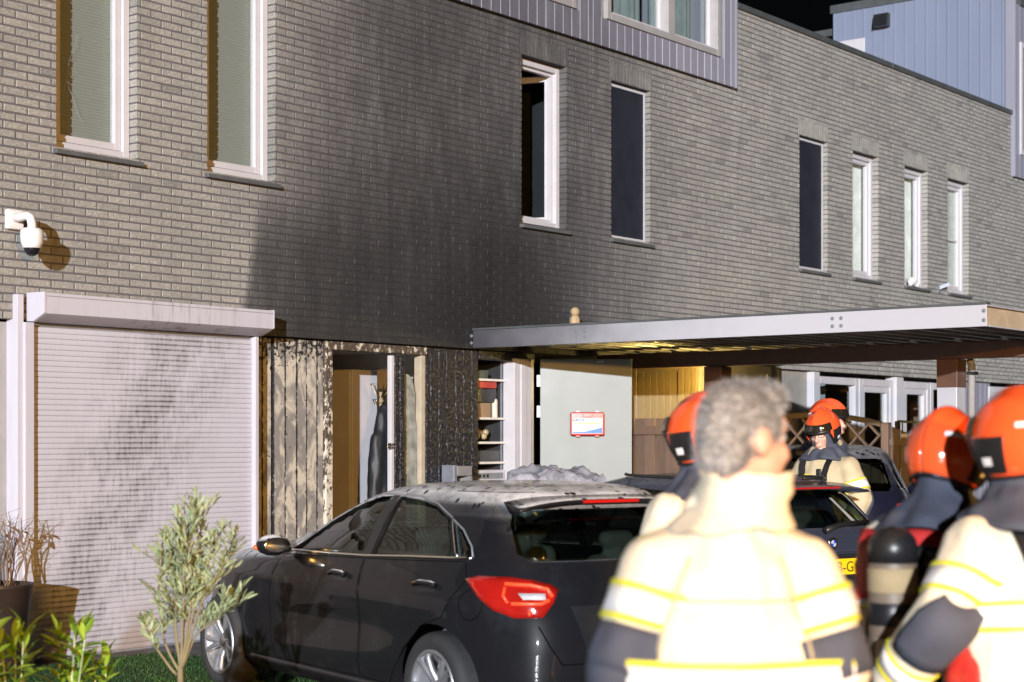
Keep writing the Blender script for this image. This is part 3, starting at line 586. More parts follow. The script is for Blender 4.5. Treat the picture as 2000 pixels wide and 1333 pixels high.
# first aid kit on the open door
k0 = P(1100,805,17.35); k1 = P(1167,851,17.35); kw = (k1-k0).length*.0+67/FOC*17.35; kh = 46/FOC*17.35
kit = empty('first_aid_kit', (hp + DD*((1133.5-1036)/FOC*17.5)), math.atan2(DD.y, DD.x), 'red first aid kit with white label mounted on the open grey door', 'first aid kit'); kit.location.z = k1.z
rd = mat('red_plastic', (.55,.035,.02), .35)
kb = MB().box(-kw/2, kw/2, -.145, -.05, 0, kh); kbo = kb.build('case', rd, kit, bevel=.015)
hm = MB(); hm.box(-.055, .055, -.160, -.1455, kh-.055, kh-.043); hm.box(-.055,-.043,-.160,-.1455,kh-.043,kh-.015); hm.box(.043,.055,-.160,-.1455,kh-.043,kh-.015); hm.build('handle', mat('dark_red', (.20,.015,.01), .4), kit)
lb = MB().box(-kw/2+.022, kw/2-.022, -.1475, -.1455, .022, kh-.062).build('label', mat('paper_white', (.75,.76,.78), .5, var=.02), kit)
blu = mat('print_blue', (.03,.16,.55), .5, var=.02); yl = mat('print_yellow', (.75,.45,.04), .5, var=.02)
def text(s_, size, m, parent, loc, rot, name='lettering'):
    c = bpy.data.curves.new('t', 'FONT'); c.body = s_; c.size = size; c.extrude = .0004; o = bpy.data.objects.new('t', c); COL.objects.link(o); bpy.context.view_layer.update()
    me = ev_mesh(o); bpy.data.objects.remove(o); me.materials.clear(); me.materials.append(m); o = obj(name, me, parent, loc, rot); return o
MB().box(-.155, -.105, -.1486, -.1477, kh-.095, kh-.067).build('logo_block', M['black'], kit); MB().box(-.104, -.03, -.1486, -.1477, kh-.095, kh-.067).build('logo_block', blu, kit)
text('M', .03, M['white'], kit, (-.145,-.149,kh-.092), (R(90),0,0)); text('SAFE', .03, M['white'], kit, (-.102,-.149,kh-.092), (R(90),0,0))
MB().box(-.09, .13, -.1486, -.1477, kh-.122, kh-.108).build('print_line', yl, kit); MB().box(.07, .13, -.1486, -.1477, kh-.142, kh-.136).build('print_line', yl, kit)
MB().prism([(-kw/2+.024,-.1477,.024),(kw/2-.024,-.1477,.024),(kw/2-.024,-.1477,.085),(.08,-.1477,.065),(-.02,-.1477,.042),(-kw/2+.024,-.1477,.036)], (0,-.0008,0)).build('print_swoosh', blu, kit, fix=True)
for x in (-.10,.10): MB().box(x-.02, x+.02, -.13, -.07, -.012, -.0005).build('foot', rd, kit); MB().box(x-.015, x+.015, -.15, -.13, kh+.0005, kh+.012).build('latch', M['white'], kit)
# letterbox on charred planks
lx = X(881); lz = ZW(881, 938, -.2); lb_ = empty('letterbox', (lx, YF-.03, lz-.16), 0, 'grey metal letterbox on the charred black planks', 'letterbox')
MB().box(-.18, -.13, -.16, .0, 0, .30).build('side', M['zinc'], lb_, bevel=.006); MB().box(-.129, .10, -.16, .0, .19, .29).build('hood', M['gray'], lb_, bevel=.01); MB().box(-.129, .058, -.13, .0, 0, .12).build('tray', M['gray'], lb_); MB().box(.06, .10, -.16, .0, 0, .189).build('side', M['gray'], lb_)
# security camera
sc_ = empty('security_camera', (AX(24), 0, ZW(24,430)), 0, 'white dome security camera on an arm, above the roller shutter', 'security camera')
cw = mat('white_plastic', (.74,.72,.72), .3, var=.03)
MB().box(-.075, .075, -.05, -.002, -.075, .075).build('mount_plate', cw, sc_, bevel=.015)
MB().tube([(0,-.04,.01),(0,-.12,.015),(0,-.19,.015),(0,-.225,-.005),(0,-.24,-.05),(0,-.24,-.09)], [.036,.034,.032,.032,.032,.034], 14).build('arm', cw, sc_, smooth=True)
Mt = Matrix.Translation((0,-.24,-.20)); MB().lathe([(.012,.125),(.06,.12),(.083,.10),(.086,.06),(.08,.01),(.066,-.025),(.062,-.028)], 24, Mt).build('housing', cw, sc_, smooth=True, fix=True)
MB().ell((0,-.24,-.225), (.060,.060,.062), 12).build('dome', mat('dark_dome', (.012,.012,.016), .06), sc_, smooth=True)
# ------------------------------------------------------------------ carport
cp = empty('carport', (15, -2.6, 0), 0, 'steel carport with corrugated deck roof, bolted grey beam and brown posts', 'carport'); cp.location = (0,0,0)
cx0, cx1, cy0 = 12.93, 15.80, -5.34; z0, z1 = 2.578, 2.752  # roof lengthened past the middle beam to hold back lantern light
sbm = NT('sooted_steel'); c_ = sbm.xyz(sbm.pos()); n_ = sbm.noise(sbm.pos(), 2.5, 5); sbm.out(sbm.mix(sbm.ss(sbm.ma('MULTIPLY_ADD', n_, 1.4, c_[1]), -2.6, .8), (.46,.47,.52), (.06,.06,.07)), .42, .1)
lbm = MB().prism([(cx0,0,0),(cx0+.06,0,0),(cx0+.06,0,.012),(cx0+.010,0,.012),(cx0+.010,0,z1-z0-.012),(cx0+.06,0,z1-z0-.012),(cx0+.06,0,z1-z0),(cx0,0,z1-z0)], (0,cy0+.03,0)).build('side_beam', sbm.m, cp, loc=(0,-.025,z0), fix=True, bevel=.003)
MB().box(cx0-.012, cx0+.07, cy0, -.025, z1+.002, z1+.020).build('beam_cap', M['flash'], cp)
bolt = MB().lathe([(.018,0),(.018,.003),(.011,.004),(.011,.012),(.0,.013)], 6, Matrix.Rotation(R(-90),4,'Y')).mesh('bolt', M['zinc'])
def bolts(px, dx, zs):
    for q in dx:
        y, Z = at_x(px+q, cx0)
        for z in zs: obj('bolt', bolt, cp, (cx0-.0005, y, z))
bolts(1136, (-9, 8), (z0+.06, z0+.12)); bolts(1635, (-9, 8), (z0+.055, z0+.12)); bolts(1922, (0,), (z0+.05, z0+.125)); bolts(921, (0,), (z0+.05, z0+.12))
MB().box(cx0+.012, cx1, cy0+.035, cy0+.06, z0+.01, z1-.01).build('fascia', M['board'], cp)
fb = MB(); fb.box(cx0+.002, cx1, cy0+.001, cy0+.06, z1-.010, z1+.0); fb.box(cx0+.061, cx1, cy0, cy0+.034, z0, z0+.010); fb.build('front_beam', M['steel_white'], cp)
dk = MB(); pts = []; y = cy0+.07; zd_ = z0+.045
while y < -.2:
    pts += [(y,zd_+.0),(y+.03,zd_+.06),(y+.13,zd_+.06),(y+.16,zd_+.0)]; y += .225
n = len(pts); dk.add([(cx0+.062,a,b) for a,b in pts]+[(cx1,a,b) for a,b in pts], [(i,i+1,n+i+1,n+i) for i in range(n-1)])
MB().box(cx0+.061, cx1, -.21, -.012, zd_+.01, zd_+.075).build('light_stop_strip', M['flash'], cp)  # added strip closing the deck gap so lantern light stays off the brick
o = dk.build('roof_deck', M['deck'], cp); o.modifiers.new('s','SOLIDIFY').thickness = .004
mx = 15.06
MB().box(mx-.06, mx+.06, cy0+.08, -.06, z0-.150, z0+.006).build('middle_beam', M['steel_brown'], cp, bevel=.006)
y = cy0+.2
while y < -.3:
    MB().prism([(mx-.062,y,z0+.008),(mx-.13,y,z0+.028),(mx-.13,y,z0+.034),(mx-.062,y,z0+.02)], (0,.05,0)).build('clip', M['white'], cp, fix=True); y += .45
for px in (1858, 1402):
    y, Z = at_x(px, mx)
    po = MB().box(mx-.10, mx+.10, y-.10, y+.10, 0, z0-.152).build('post', M['steel_white'] if px > 1500 else M['steel_brown'], cp, bevel=.008)
    MB().box(mx-.104, mx+.104, y-.104, y+.104, z0-.42, z0-.153).build('bracket', M['steel_brown'], po, bevel=.006)
    if px > 1500: MB().tube([(mx+.14,y-.14,0),(mx+.14,y-.14,z0-.2),(mx+.10,y-.14,z0-.16)], .035, 10).build('downpipe', M['frame_grey'], cp, smooth=True); MB().box(mx+.1, mx+.18, y-.19, y-.10, 2.28, 2.31).build('pipe_clamp', M['black'], cp)
MB().box(cx1-.004, cx1+.02, cy0+.002, -.025, z0+.02, z1).build('edge_trim', M['steel_brown'], cp)
# wooden figure standing on the carport roof
fx, fy = AX(1123,-.3), -.3; fg = empty('wooden_figure', (fx, fy, 2.755), 0, 'small wooden figure standing on the carport roof against the wall', 'figure')
zf_ = ZW(1123,618,-.3)-2.755; MB().lathe([(.05,0),(.055,.02),(.055,zf_-.03),(.04,zf_),(.03,zf_+.005)], 8).build('body', M['wood'], fg); MB().ell((0,0,zf_+.045), (.05,.05,.05), 10).build('head', M['wood'], fg, smooth=True)
# ------------------------------------------------------------------ porch box and ground floor of the carport house
bxa, bxb, byf = 15.62, 17.45, -.97; zp = 2.53; hp_ = HB
def sboards(fixed, a, b, z0, z1, w, m, axis, name='siding_board'):
    x = a; n = max(1, round((b-a)/w)); w = (b-a)/n
    for i in range(n):
        u0, u1 = a+i*w+.003, a+(i+1)*w-.003
        (MB().box(fixed, fixed+.02, u0, u1, z0, z1) if axis == 'y' else MB().box(u0, u1, fixed, fixed+.02, z0, z1)).build(name, m, hp_, bevel=.004)
po = MB().box(bxa+.021, bxb, byf+.021, -.002, 0, zp).build('porch', M['gray'], HB)
sboards(bxa, byf+.02, byf+.27, 0, zp-.01, .085, M['siding'], 'y'); sboards(bxa, -.16, -.005, 0, zp-.01, .085, M['siding'], 'y')
sboards(bxa, byf+.27, -.16, 2.42, zp-.01, 1.0, M['siding'], 'y'); sboards(bxa+.014, byf+.275, -.165, 1.2, 2.415, .082, M['siding'], 'y')
MB().box(bxa-.03, bxb+.03, byf-.03, -.003, zp+.001, zp+.035).build('porch_roof', M['flash'], HB)
sboards(byf, bxa+.02, AX(1420,byf), 0, zp-.01, .14, M['greyclad'], 'x')
f = MB(); a, b = AX(1421,byf), AX(1503,byf); frame_rect(f, a, b, 0, zp-.02, .09, byf-.03, byf+.02); dfo = f.build('porch_door', M['greyclad'], HB, bevel=.005); MB().box(a+.09, b-.09, byf-.005, byf+.015, .03, 2.43).build('door_leaf', M['greyclad'], dfo); 
f = MB(); frame_rect(f, a+.2, b-.18, 1.3, 2.32, .05, byf-.02, byf-.006); f.build('door_window', M['white'], dfo); MB().box(a+.25, b-.23, byf-.012, byf-.007, 1.35, 2.27).build('pane', M['dark'], dfo)
sboards(byf, AX(1504,byf), bxb, 0, zp-.01, .10, M['greyclad'], 'x')
# house wall to the right of the porch: posts, windows and doors in one line
XB = lambda px: AX(px, YF)
def gl_unit(name, p0, p1, ztop, h, sash=True, door=False):
    a, b = XB(p0), XB(p1); f = MB(); frame_rect(f, a, b, 0 if door else .5, ztop, .10, YF-.04, YF+.06); fo = f.build(name, M['white'], h, bevel=.005)
    if sash: s = MB(); frame_rect(s, a+.102, b-.102, .1 if door else .6, ztop-.102, .085, YF-.025, YF+.05); s.build('sash', M['white'], fo, bevel=.004)
    pane(fo, a+.187, b-.187, .2 if door else .68, ztop-.187, YF+.02)
    return fo
MB().box(bxb+.001, XB(1576), YF, YF+.05, 0, ZT).build('wall_panel', M['greyclad'], HB); MB().box(XB(1576.5), XB(1588), YF-.10, YF+.1, 0, ZT).build('entrance_post', M['white'], HB, bevel=.006)
gl_unit('window', 1590, 1672, ZT-.05, HB, False); gl_unit('front_door', 1674, 1740, ZT-.05, HB, True, True); MB().box(XB(1741), XB(1755), YF-.08, YF+.1, 0, ZT).build('entrance_post', M['white'], HB, bevel=.006)
gl_unit('window', 1757, 1812, ZT-.05, HCc); gl_unit('front_door', 1813, 1880, ZT-.05, HCc, False, True)
x = XB(1882); i = 0
while x < XB(1925): MB().box(x, x+.195, YF-.02, YF+.02, 0, ZT).build('siding_board', M['clad'], HCc, bevel=.004); x += .2
gl_unit('window', 1928, 1985, ZT-.05, HCc); MB().box(XB(1986), XC1, YF, YF+.05, 0, ZT).build('wall_panel', M['clad'], HCc)
bk = MB(); bk.box(bxb, XC1, 1.6, 1.7, 0, ZT); bk.build('room_wall', mat('room_orange', (.22,.15,.09), .8), HCc)
for px in (1640, 1715, 1790, 1850):
    cu = MB(); a = XB(px); n = 14; pr = [(a+.4*k/n, .55+.03*math.sin(k*1.7)) for k in range(n+1)]
    for k in range(n): cu.add([(*pr[k],.1),(*pr[k+1],.1),(*pr[k+1],ZT),(*pr[k],ZT)], [(0,1,2,3)])
    cu.build('curtain', M['teal'], HB if px < 1740 else HCc, smooth=True)
# railing in front of the far house
rl = empty('metal_railing', (0,0,0), 0, 'dark metal railing in front of the windows behind the fence', 'railing')
ra, rbp = P(1753, 823, 20.5), P(1840, 829, 20.2); m_ = M['black']; MB().bar(ra, rbp, .04, .03).build('handrail', m_, rl); MB().bar((ra.x,ra.y,.0),(ra.x,ra.y,ra.z),.05,.05).build('post', m_, rl); MB().bar((rbp.x,rbp.y,.0),(rbp.x,rbp.y,rbp.z),.05,.05).build('post', m_, rl)
for k in range(1, 9): q = ra.lerp(rbp, k/9); MB().tube([(q.x,q.y,.15),(q.x,q.y,q.z)], .008, 6).build('baluster', m_, rl)
MB().bar((ra.x,ra.y,.15),(rbp.x,rbp.y,.15),.03,.03).build('bottom_rail', m_, rl)
# lantern behind the post
ln = empty('wall_lantern', (15.30, -1.36, 2.19), 0, 'lit lantern behind the brown carport post shining on beige siding', 'lantern')
MB().box(-.06,.06,-.06,.06,.2,.22).build('cap', M['black'], ln); MB().box(-.06,.06,-.06,.06,-.02,0).build('base', M['black'], ln)
for a in (-.055,.055):
    for b in (-.055,.055): MB().box(a-.004,a+.004,b-.004,b+.004,0,.2).build('rod', M['black'], ln)
MB().bar((-.14,-.14,.235),(.0,0,.235),.02,.02).build('bracket', M['black'], ln)
e = NT('lamp_glow'); e.out((1,.8,.4)); e.b.inputs['Emission Color'].default_value = (1,.72,.25,1); e.b.inputs['Emission Strength'].default_value = 12
MB().ell((0,0,.09),(.012,.012,.02),8).build('bulb', e.m, ln, True)
lamp('lantern_light', (15.30,-1.36,2.28), 80, (1,.70,.20), .045)
# brown privacy fence below the siding and lattice fence
def fence_boards(fn, pts0, pts1, zb, ztops, w, m):
    n = max(1, round((Vector(pts1)-Vector(pts0)).length/w))
    for i in range(n):
        a = Vector(pts0).lerp(Vector(pts1), i/n); b = Vector(pts0).lerp(Vector(pts1), (i+1)/n); d = (b-a).normalized(); nn = Vector((-d.y,d.x,0))*.010
        a += d*.004; b -= d*.004; za, zb_ = ztops(i/n), ztops((i+1)/n); off = nn*(.6 if i%2 else -.6)
        MB().prism([(*(a-nn+off).xy,zb),(*(b-nn+off).xy,zb),(*(b-nn+off).xy,zb_),(*(a-nn+off).xy,za)], nn*2).build('plank', m, fn, fix=True, bevel=.003)
fA = empty('privacy_fence', (15.4,-.5,0), 0, 'dark brown board fence below the yellow-lit siding', 'fence'); fA.location = (0,0,0)
fence_boards(fA, (15.45,-.12,0), (15.45,-1.35,0), .05, lambda q: 1.90, .14, M['wood_fence'])
for y in (-.06, -1.42): MB().box(15.40,15.50,y-.05,y+.05,0,1.92).build('post', M['wood_fence'], fA, bevel=.005)
MB().box(15.405,15.43,-1.35,-.12,1.72,1.82).build('rail', M['wood_fence'], fA, bevel=.004)
fB = empty('lattice_fence', (17.6,-1.5,0), 0, 'brown wooden fence with arched lattice top behind the parked cars', 'fence'); fB.location = (0,0,0)
FX = 17.6; ya_, yb_ = at_x(1478,FX)[0], at_x(1722,FX)[0]; L = ya_-yb_
arch = lambda q: 1.98 - .10*((q-.45)/.55)**2*1.1
nb = 20; bl_ = [Vector((FX, ya_-L*k/nb, arch(k/nb))) for k in range(nb+1)]
MB().rings([[(p.x-.03,p.y,p.z-.06),(p.x+.03,p.y,p.z-.06),(p.x+.03,p.y,p.z),(p.x-.03,p.y,p.z)] for p in bl_]).build('top_rail', M['wood_fence'], fB, fix=True)
zl = 1.42; MB().box(FX-.03,FX+.03,yb_,ya_,zl-.05,zl).build('middle_rail', M['wood_fence'], fB, bevel=.004)
for sgn in (1,-1):
    k = -3
    while k < 12:
        pts = []
        for j in range(0, 21):
            u = (k + j/20*2.6*1)*.26; q = (u/L if sgn > 0 else 1-u/L); z = zl + j/20*.70
            if 0 <= q <= 1 and z < arch(q)-.05: pts.append((FX+.012*sgn, ya_-q*L, z))
        if len(pts) > 2: MB().bar(pts[0], pts[-1], .022, .042, (1,0,0)).build('lattice_slat', M['wood_fence'], fB)
        k += 1
fence_boards(fB, (FX,ya_,0), (FX,yb_,0), .05, lambda q: zl-.05, .14, M['wood_fence'])
for y, z in ((ya_+.05,1.93),(yb_-.055,1.86)): MB().box(FX-.045,FX+.045,y-.045,y+.045,0,z).build('post', M['wood_fence'], fB, bevel=.006)
yc_ = at_x(1797,FX)[0]
fence_boards(fB, (FX,yb_-.11,0), (FX,yc_,0), .05, lambda q: 1.82-.14*q, .13, M['wood_fence'])
MB().box(FX-.04,FX-.012,yc_,yb_-.11,1.60,1.67).build('rail', M['wood_fence'], fB); yq = at_x(1775,FX)[0]; MB().box(FX-.035,FX-.03,yq-.08,yq+.08,1.69,1.73).build('plate', M['white'], fB)
# grey tarpaulin heap
tp = MB(); g0 = P(1085, 940, 15.6); n = 72; v = []
for a in range(n+1):
    for b in range(n+1):
        u, w = a/n*2-1, b/n*2-1; q = noise.fractal(Vector((u*2.2,w*2.2,1.7)),1,2,4); h_ = 1.40-.10*abs(u)**1.5+.09*q-.06*abs(noise.noise(Vector((u*5,w*5,3)))); e_ = max(abs(u),abs(w))
        if e_ > .86: h_ -= (e_-.86)*7.4
        p = g0 + RV*(u*.52) + FV*(w*.32); v.append((p.x+.04*q, p.y+.03*q, max(.02,h_)))
tp.add(v, [(a*(n+1)+b, a*(n+1)+b+1, (a+1)*(n+1)+b+1, (a+1)*(n+1)+b) for a in range(n) for b in range(n)])
tag(tp.build('tarpaulin', mat('grey_tarpaulin', (.24,.24,.275), .5, var=.3, bump=.5, bsc=22, dist=.02), None, True), 'crumpled grey tarpaulin heaped behind the cars below the open door', 'tarpaulin')
# rag on far window sill, small outside bracket
rg = MB(); c0 = Vector((AX(1776), -.02, WB+.05)); rg.ell(c0, (.055,.04,.06), 8); rg.cap(c0+Vector((0,-.02,.02)), .05, c0+Vector((.13,-.03,-.03)), .035); tag(obj('cloth_rag', remesh(rg, .012, 3, .02, 14, M['curtain'], 'cloth_rag')), 'white rag lying on a far window sill', 'rag')
br = empty('wall_bracket', (AX(1833), 0, ZW(1833,563)), 0, 'small white metal bracket on the far wall between two windows', 'bracket'); MB().bar((0,0,.0),(.10,-.13,.06),.03,.05).build('arm', M['zinc'], br); MB().box(-.03,.03,-.02,-.002,-.08,.04).build('plate', M['zinc'], br)
# ------------------------------------------------------------------ vehicles
def paint(name, col, sheen_dirt):
    t = NT(name); p = t.pos(False); up = t.ss(t.xyz(t.n('ShaderNodeNewGeometry').outputs['Normal'])[2], .5, .95)
    n_ = t.noise(p, 9, 6, .7); dr = t.vor(t.pos(False), 38); sp = t.vor(t.pos(False, (1.3, 1, 1)), 13); wet_sheen = t.ma('MULTIPLY', up, t.ss(n_, .25, .6, .4, 1)); hole = t.ss(sp, .22, .30)  # sheen of the wet, frosted film painted as pale colour on upward faces
    wet_sheen = t.ma('MULTIPLY', t.ma('MULTIPLY', wet_sheen, hole), sheen_dirt)
    side = t.ss(t.noise(p, 3, 6, .7), .5, .8, 0, .02*sheen_dirt)
    c = t.mix(t.ma('ADD', wet_sheen, side), col, (.78,.80,.84))
    r = t.ma('MULTIPLY_ADD', wet_sheen, .3, .35); h = t.ma('ADD', t.ss(dr, .12, .3), 0)
    return t.out(c, r, 0, t.bump(t.ma('MULTIPLY', t.ma('ADD', h, t.ma('MULTIPLY', t.noise(p, 120, 3), 1.2)), up), .75*sheen_dirt, .006), Coat_Weight=.4, Coat_Roughness=.03, Specular_IOR_Level=.06)
M['seam_black'] = mat('panel_gap', (.003,.003,.003), .9, Specular_IOR_Level=.1)
M.update(pblack=paint('black_paint', (.012,.012,.014), .95), pblue=paint('blue_grey_paint', (.028,.034,.055), .12), pdark=paint('dark_blue_paint', (.008,.009,.020), .25),
         cglass=glass_mat('car_glass', (.58,.64,.62), .32), lens=mat('red_lens', (.42,.012,.008), .12, var=.1, Coat_Weight=1), lensw=mat('clear_lens', (.6,.6,.6), .15),
         glow=mat('orange_lens', (.85,.13,.03), .15), seat=mat('seat_fabric', (.11,.12,.12), .8), trim=mat('trim_grey', (.30,.33,.33), .6), plate=mat('yellow_plate', (.85,.55,.01), .4, var=.02),
         plateblue=mat('plate_blue', (.01,.06,.55), .4, var=.02))
e = NT('lit_lens'); e.out((.7,.05,.02), .3); e.b.inputs['Emission Color'].default_value = (1,.13,.03,1); e.b.inputs['Emission Strength'].default_value = .55; M['lit'] = e.m
def crom(P_, sub):
    P_ = np.array(P_, float); out = []
    for i in range(len(P_)-1):
        a, b, c, d = P_[max(i-1,0)], P_[i], P_[i+1], P_[min(i+2,len(P_)-1)]
        for k in range(sub):
            u = k/sub; q = .5*((2*b)+(-a+c)*u+(2*a-5*b+4*c-d)*u*u+(-a+3*b-3*c+d)*u**3); q[0] = b[0]+(c[0]-b[0])*u; out.append(q)
    out.append(P_[-1]); return out
def car(name, label, loc, ang, sl, wins, rearwin, screen, WBS, wr, pm, ext):
    root = empty(name, loc, ang, label, 'car', 'cars parked in front of the houses'); Mp = 96
    rs = []
    for z, xr, xf, w, pr_, pf in crom(sl, 5):
        ring = []
        for k in range(Mp):
            a = 2*math.pi*k/Mp; c, s = math.cos(a), math.sin(a); p = pf if c > 0 else pr_; xm = xr + (xf-xr)*.45
            x = xm + (c/abs(c) if c else 0)*(abs(c)**(2/p))*((xf-xm) if c > 0 else (xm-xr)); y = w*(1 if s > 0 else -1)*abs(s)**(2/p)
            hn = math.exp(-((x-0)/.55)**2)*.028*math.exp(-((z-.78)/.16)**2) + math.exp(-((x-WBS)/.55)**2)*.022*math.exp(-((z-.72)/.16)**2)   # haunches over the wheels
            cr_ = .012*math.exp(-((z-(.80+.03*(x<1)*(1-x)*.5))/.035)**2) - .020*math.exp(-((z-(.58-.05*(x-1)))/.12)**2)*math.exp(-((x-1.35)/.9)**4)
            y *= 1 + (hn+cr_)/.88*(1 if abs(y) > .5*w else abs(y)/(.5*w)); ring.append((x, y, z))
        rs.append(ring)
    bm_ = MB().rings(rs); me = bm_.mesh('body', pm, True); b_ = bmesh.new(); b_.from_mesh(me); bmesh.ops.recalc_face_normals(b_, faces=b_.faces); b_.to_mesh(me); b_.free()
    bv = bvh_of(me); o = obj('body', me, root); so_ = o.modifiers.new('s','SOLIDIFY'); so_.thickness = .035; so_.offset = -1
    cuts = []
    def cutter(mb):
        c = mb.build('cut', None, root, fix=True); cuts.append(c); m = o.modifiers.new('b','BOOLEAN'); m.operation = 'DIFFERENCE'; m.object = c; m.solver = 'EXACT'
    for wp in wins: cutter(MB().prism([(x,-1.4,z) for x,z in wp], (0,2.8,0)))
    cutter(MB().prism([(-1.6,y,z) for y,z in rearwin], (1.55,0,0))); cutter(MB().prism([(1.2,y,z) for y,z in screen], (2.2,0,0)))
    for ax in (0, WBS):
        for sgn in (1,-1): cutter(MB().rings([[(ax+(wr+.045)*math.cos(a*math.pi/20), sgn*y, wr+(wr+.045)*math.sin(a*math.pi/20)) for a in range(40)] for y in (.55, 1.3)]))
    bpy.context.view_layer.update(); m2 = ev_mesh(o); o.modifiers.clear(); o.data = m2; m2.shade_smooth()
    try: m2.set_sharp_from_angle(angle=R(42))
    except Exception: pass
    for c in cuts: bpy.data.objects.remove(c)
    def proj(q, side):
        if side == 'L': og, d = Vector((q[0],3,q[1])), Vector((0,-1,0))
        elif side == 'R': og, d = Vector((q[0],-3,q[1])), Vector((0,1,0))
        elif side == 'B': og, d = Vector((-4,q[0],q[1])), Vector((1,0,0))
        elif side == 'F': og, d = Vector((6,q[0],q[1])), Vector((-1,0,0))
        else: d = Vector((.72,-.69,0)).normalized() if side == 'BL' else Vector((.72,.69,0)).normalized(); rt = Vector((0,0,1)).cross(d)*-1; og = Vector((-.5,.75 if side=='BL' else -.75,0)) + rt*q[0] + Vector((0,0,q[1])) - d*3
        h = bv.ray_cast(og, d); 
        return (h[0], h[1] if h[1].dot(d) < 0 else -h[1]) if h[0] is not None else (None, None)
    def panel(nm, poly, side, off, m, parent=None, step=.045, thick=.004, smooth=True, bulge=0):
        poly = [Vector(p) for p in poly]; pts = list(poly); n = len(poly)
        dense = []
        for i in range(n):
            a, b = poly[i], poly[(i+1)%n]; k = max(1, int((b-a).length/step)); dense += [a.lerp(b, j/k) for j in range(k)]
        n = len(dense); x0, x1 = min(p.x for p in poly), max(p.x for p in poly); y0, y1 = min(p.y for p in poly), max(p.y for p in poly); inn = []
        def dist(q): return min((q - (a + (b-a)*max(0,min(1,(q-a).dot(b-a)/max(1e-9,(b-a).length_squared))))).length for a, b in zip(dense, dense[1:]+dense[:1]))
        gx = x0
        while gx < x1:
            gy = y0
            while gy < y1:
                q = Vector((gx,gy)); ins = False
                for a, b in zip(dense, dense[1:]+dense[:1]):
                    if (a.y > q.y) != (b.y > q.y) and q.x < (b.x-a.x)*(q.y-a.y)/(b.y-a.y)+a.x: ins = not ins
                if ins and dist(q) > step*.45: inn.append(q)
                gy += step
            gx += step
        r = delaunay_2d_cdt(dense+inn, [(i,(i+1)%n) for i in range(n)], [list(range(n))], 1, 1e-5)
        v = []; ok = []
        for q in r[0]:
            h, nn = proj(q, side); ok.append(h is not None); bu = bulge*min(1, dist(Vector(q))/.06) if bulge else 0
            v.append(h + nn*(off+bu) if h is not None else Vector((0,0,0)))
        f = [tuple(t_) for t_ in r[2] if all(ok[i] for i in t_)]
        mb = MB(); mb.add(v, f); me = mb.mesh(nm, m, smooth); b2 = bmesh.new(); b2.from_mesh(me); bmesh.ops.recalc_face_normals(b2, faces=b2.faces)
        c = Vector((1.3,0,.6)); tot = sum((fc.normal.dot(fc.calc_center_median()-c) for fc in b2.faces))
        if tot < 0: bmesh.ops.reverse_faces(b2, faces=b2.faces)
        b2.to_mesh(me); b2.free(); ob = obj(nm, me, parent or root)
        if thick: sm = ob.modifiers.new('s','SOLIDIFY'); sm.thickness = thick; sm.offset = -1
        return ob
    def line(nm, pts, side, r, m, parent=None, off=0, closed=False):
        pts = [Vector(p) for p in pts]; 
        if closed: pts.append(pts[0])
        w = []
        for a, b in zip(pts, pts[1:]):
            k = max(1, int((b-a).length/.04)); w += [a.lerp(b, j/k) for j in range(k)]
        w.append(pts[-1]); q = [proj(p, side) for p in w]; return MB().tube([h+nn*off for h, nn in q if h is not None], r, 6).build(nm, m, parent or root, True)
    # wheels
    for ax in (0, WBS):
        for sgn in (1,-1):
            wt = .205; R90 = Matrix.Rotation(R(-90*sgn),4,'X'); rr = wr*.70
            tyre = MB(); tyre.nocap = 1; tyre.lathe([(rr,-wt/2+.01),(rr+.02,-wt/2),(wr-.03,-wt/2),(wr-.008,-wt/2+.02),(wr,-wt/2+.05),(wr,wt/2-.05),(wr-.008,wt/2-.02),(wr-.03,wt/2),(rr+.02,wt/2),(rr,wt/2-.01)], 40, R90)
            to = tyre.build('wheel', M['rubber'], root, True, loc=(ax, sgn*(sl[3][3]-.115), wr), fix=True)
            rim = MB(); rim.nocap = 1; rim.lathe([(rr-.001,-wt/2),(rr-.001,wt/2-.004),(rr-.012,wt/2),(rr-.03,wt/2-.02),(rr-.035,-wt/2+.02)], 40, R90)
            for k in range(5):
                for e_ in (-.17,.17):
                    a0 = 2*math.pi*k/5+.2; pts = [R90 @ Vector((math.cos(a0+e_*s_)*r_, math.sin(a0+e_*s_)*r_, z_)) for r_, s_, z_ in ((.05,.9,wt/2-.055),(rr*.5,1.0,wt/2-.03),(rr*.8,1.1,wt/2-.018),(rr-.02,1.35,wt/2-.02))]
                    rim.tube(pts, [.028,.022,.020,.024], 6)
            ro = rim.build('rim', M['alloy'], to, True, fix=True); MB().lathe([(.065,.0),(.06,.02),(.03,.03),(.0,.031)], 16, R90 @ Matrix.Translation((0,0,wt/2-.06))).build('hub_cap', M['alloy'], to, True, fix=True)
            MB().lathe([(.15,-.02),(.15,0),(.0,.001)], 24, R90).build('brake_disc', M['gray'], to, fix=True)
    # glass
    for wp in wins:
        for sd in 'LR': panel('window', wp, sd, -.012, M['cglass'])
    panel('rear_window', rearwin, 'B', -.010, M['cglass']); panel('windscreen', screen, 'F', -.010, M['cglass'])
    # interior
    sx = ext['seat']; w0 = .36
    def seat(x, y, w):
        s = MB(); s.loft([(x,y,.42,w,.25),(x,y,.5,w,.26),(x,y,.55,w*.9,.22)], 16); s.cap((x-.22,y,.52),.10,(x-.34,y,.98),.085); s.cap((x-.22,y+.12,.52),.09,(x-.34,y+.13,.95),.07); s.cap((x-.22,y-.12,.52),.09,(x-.34,y-.13,.95),.07)
        s.cap((x-.36,y-.07,1.10),.055,(x-.36,y+.07,1.10),.055); s.cap((x-.34,y,.95),.03,(x-.36,y,1.1),.02); obj('seat', remesh(s, .02, 4, 0, 1, M['seat'], 'seat'), root)
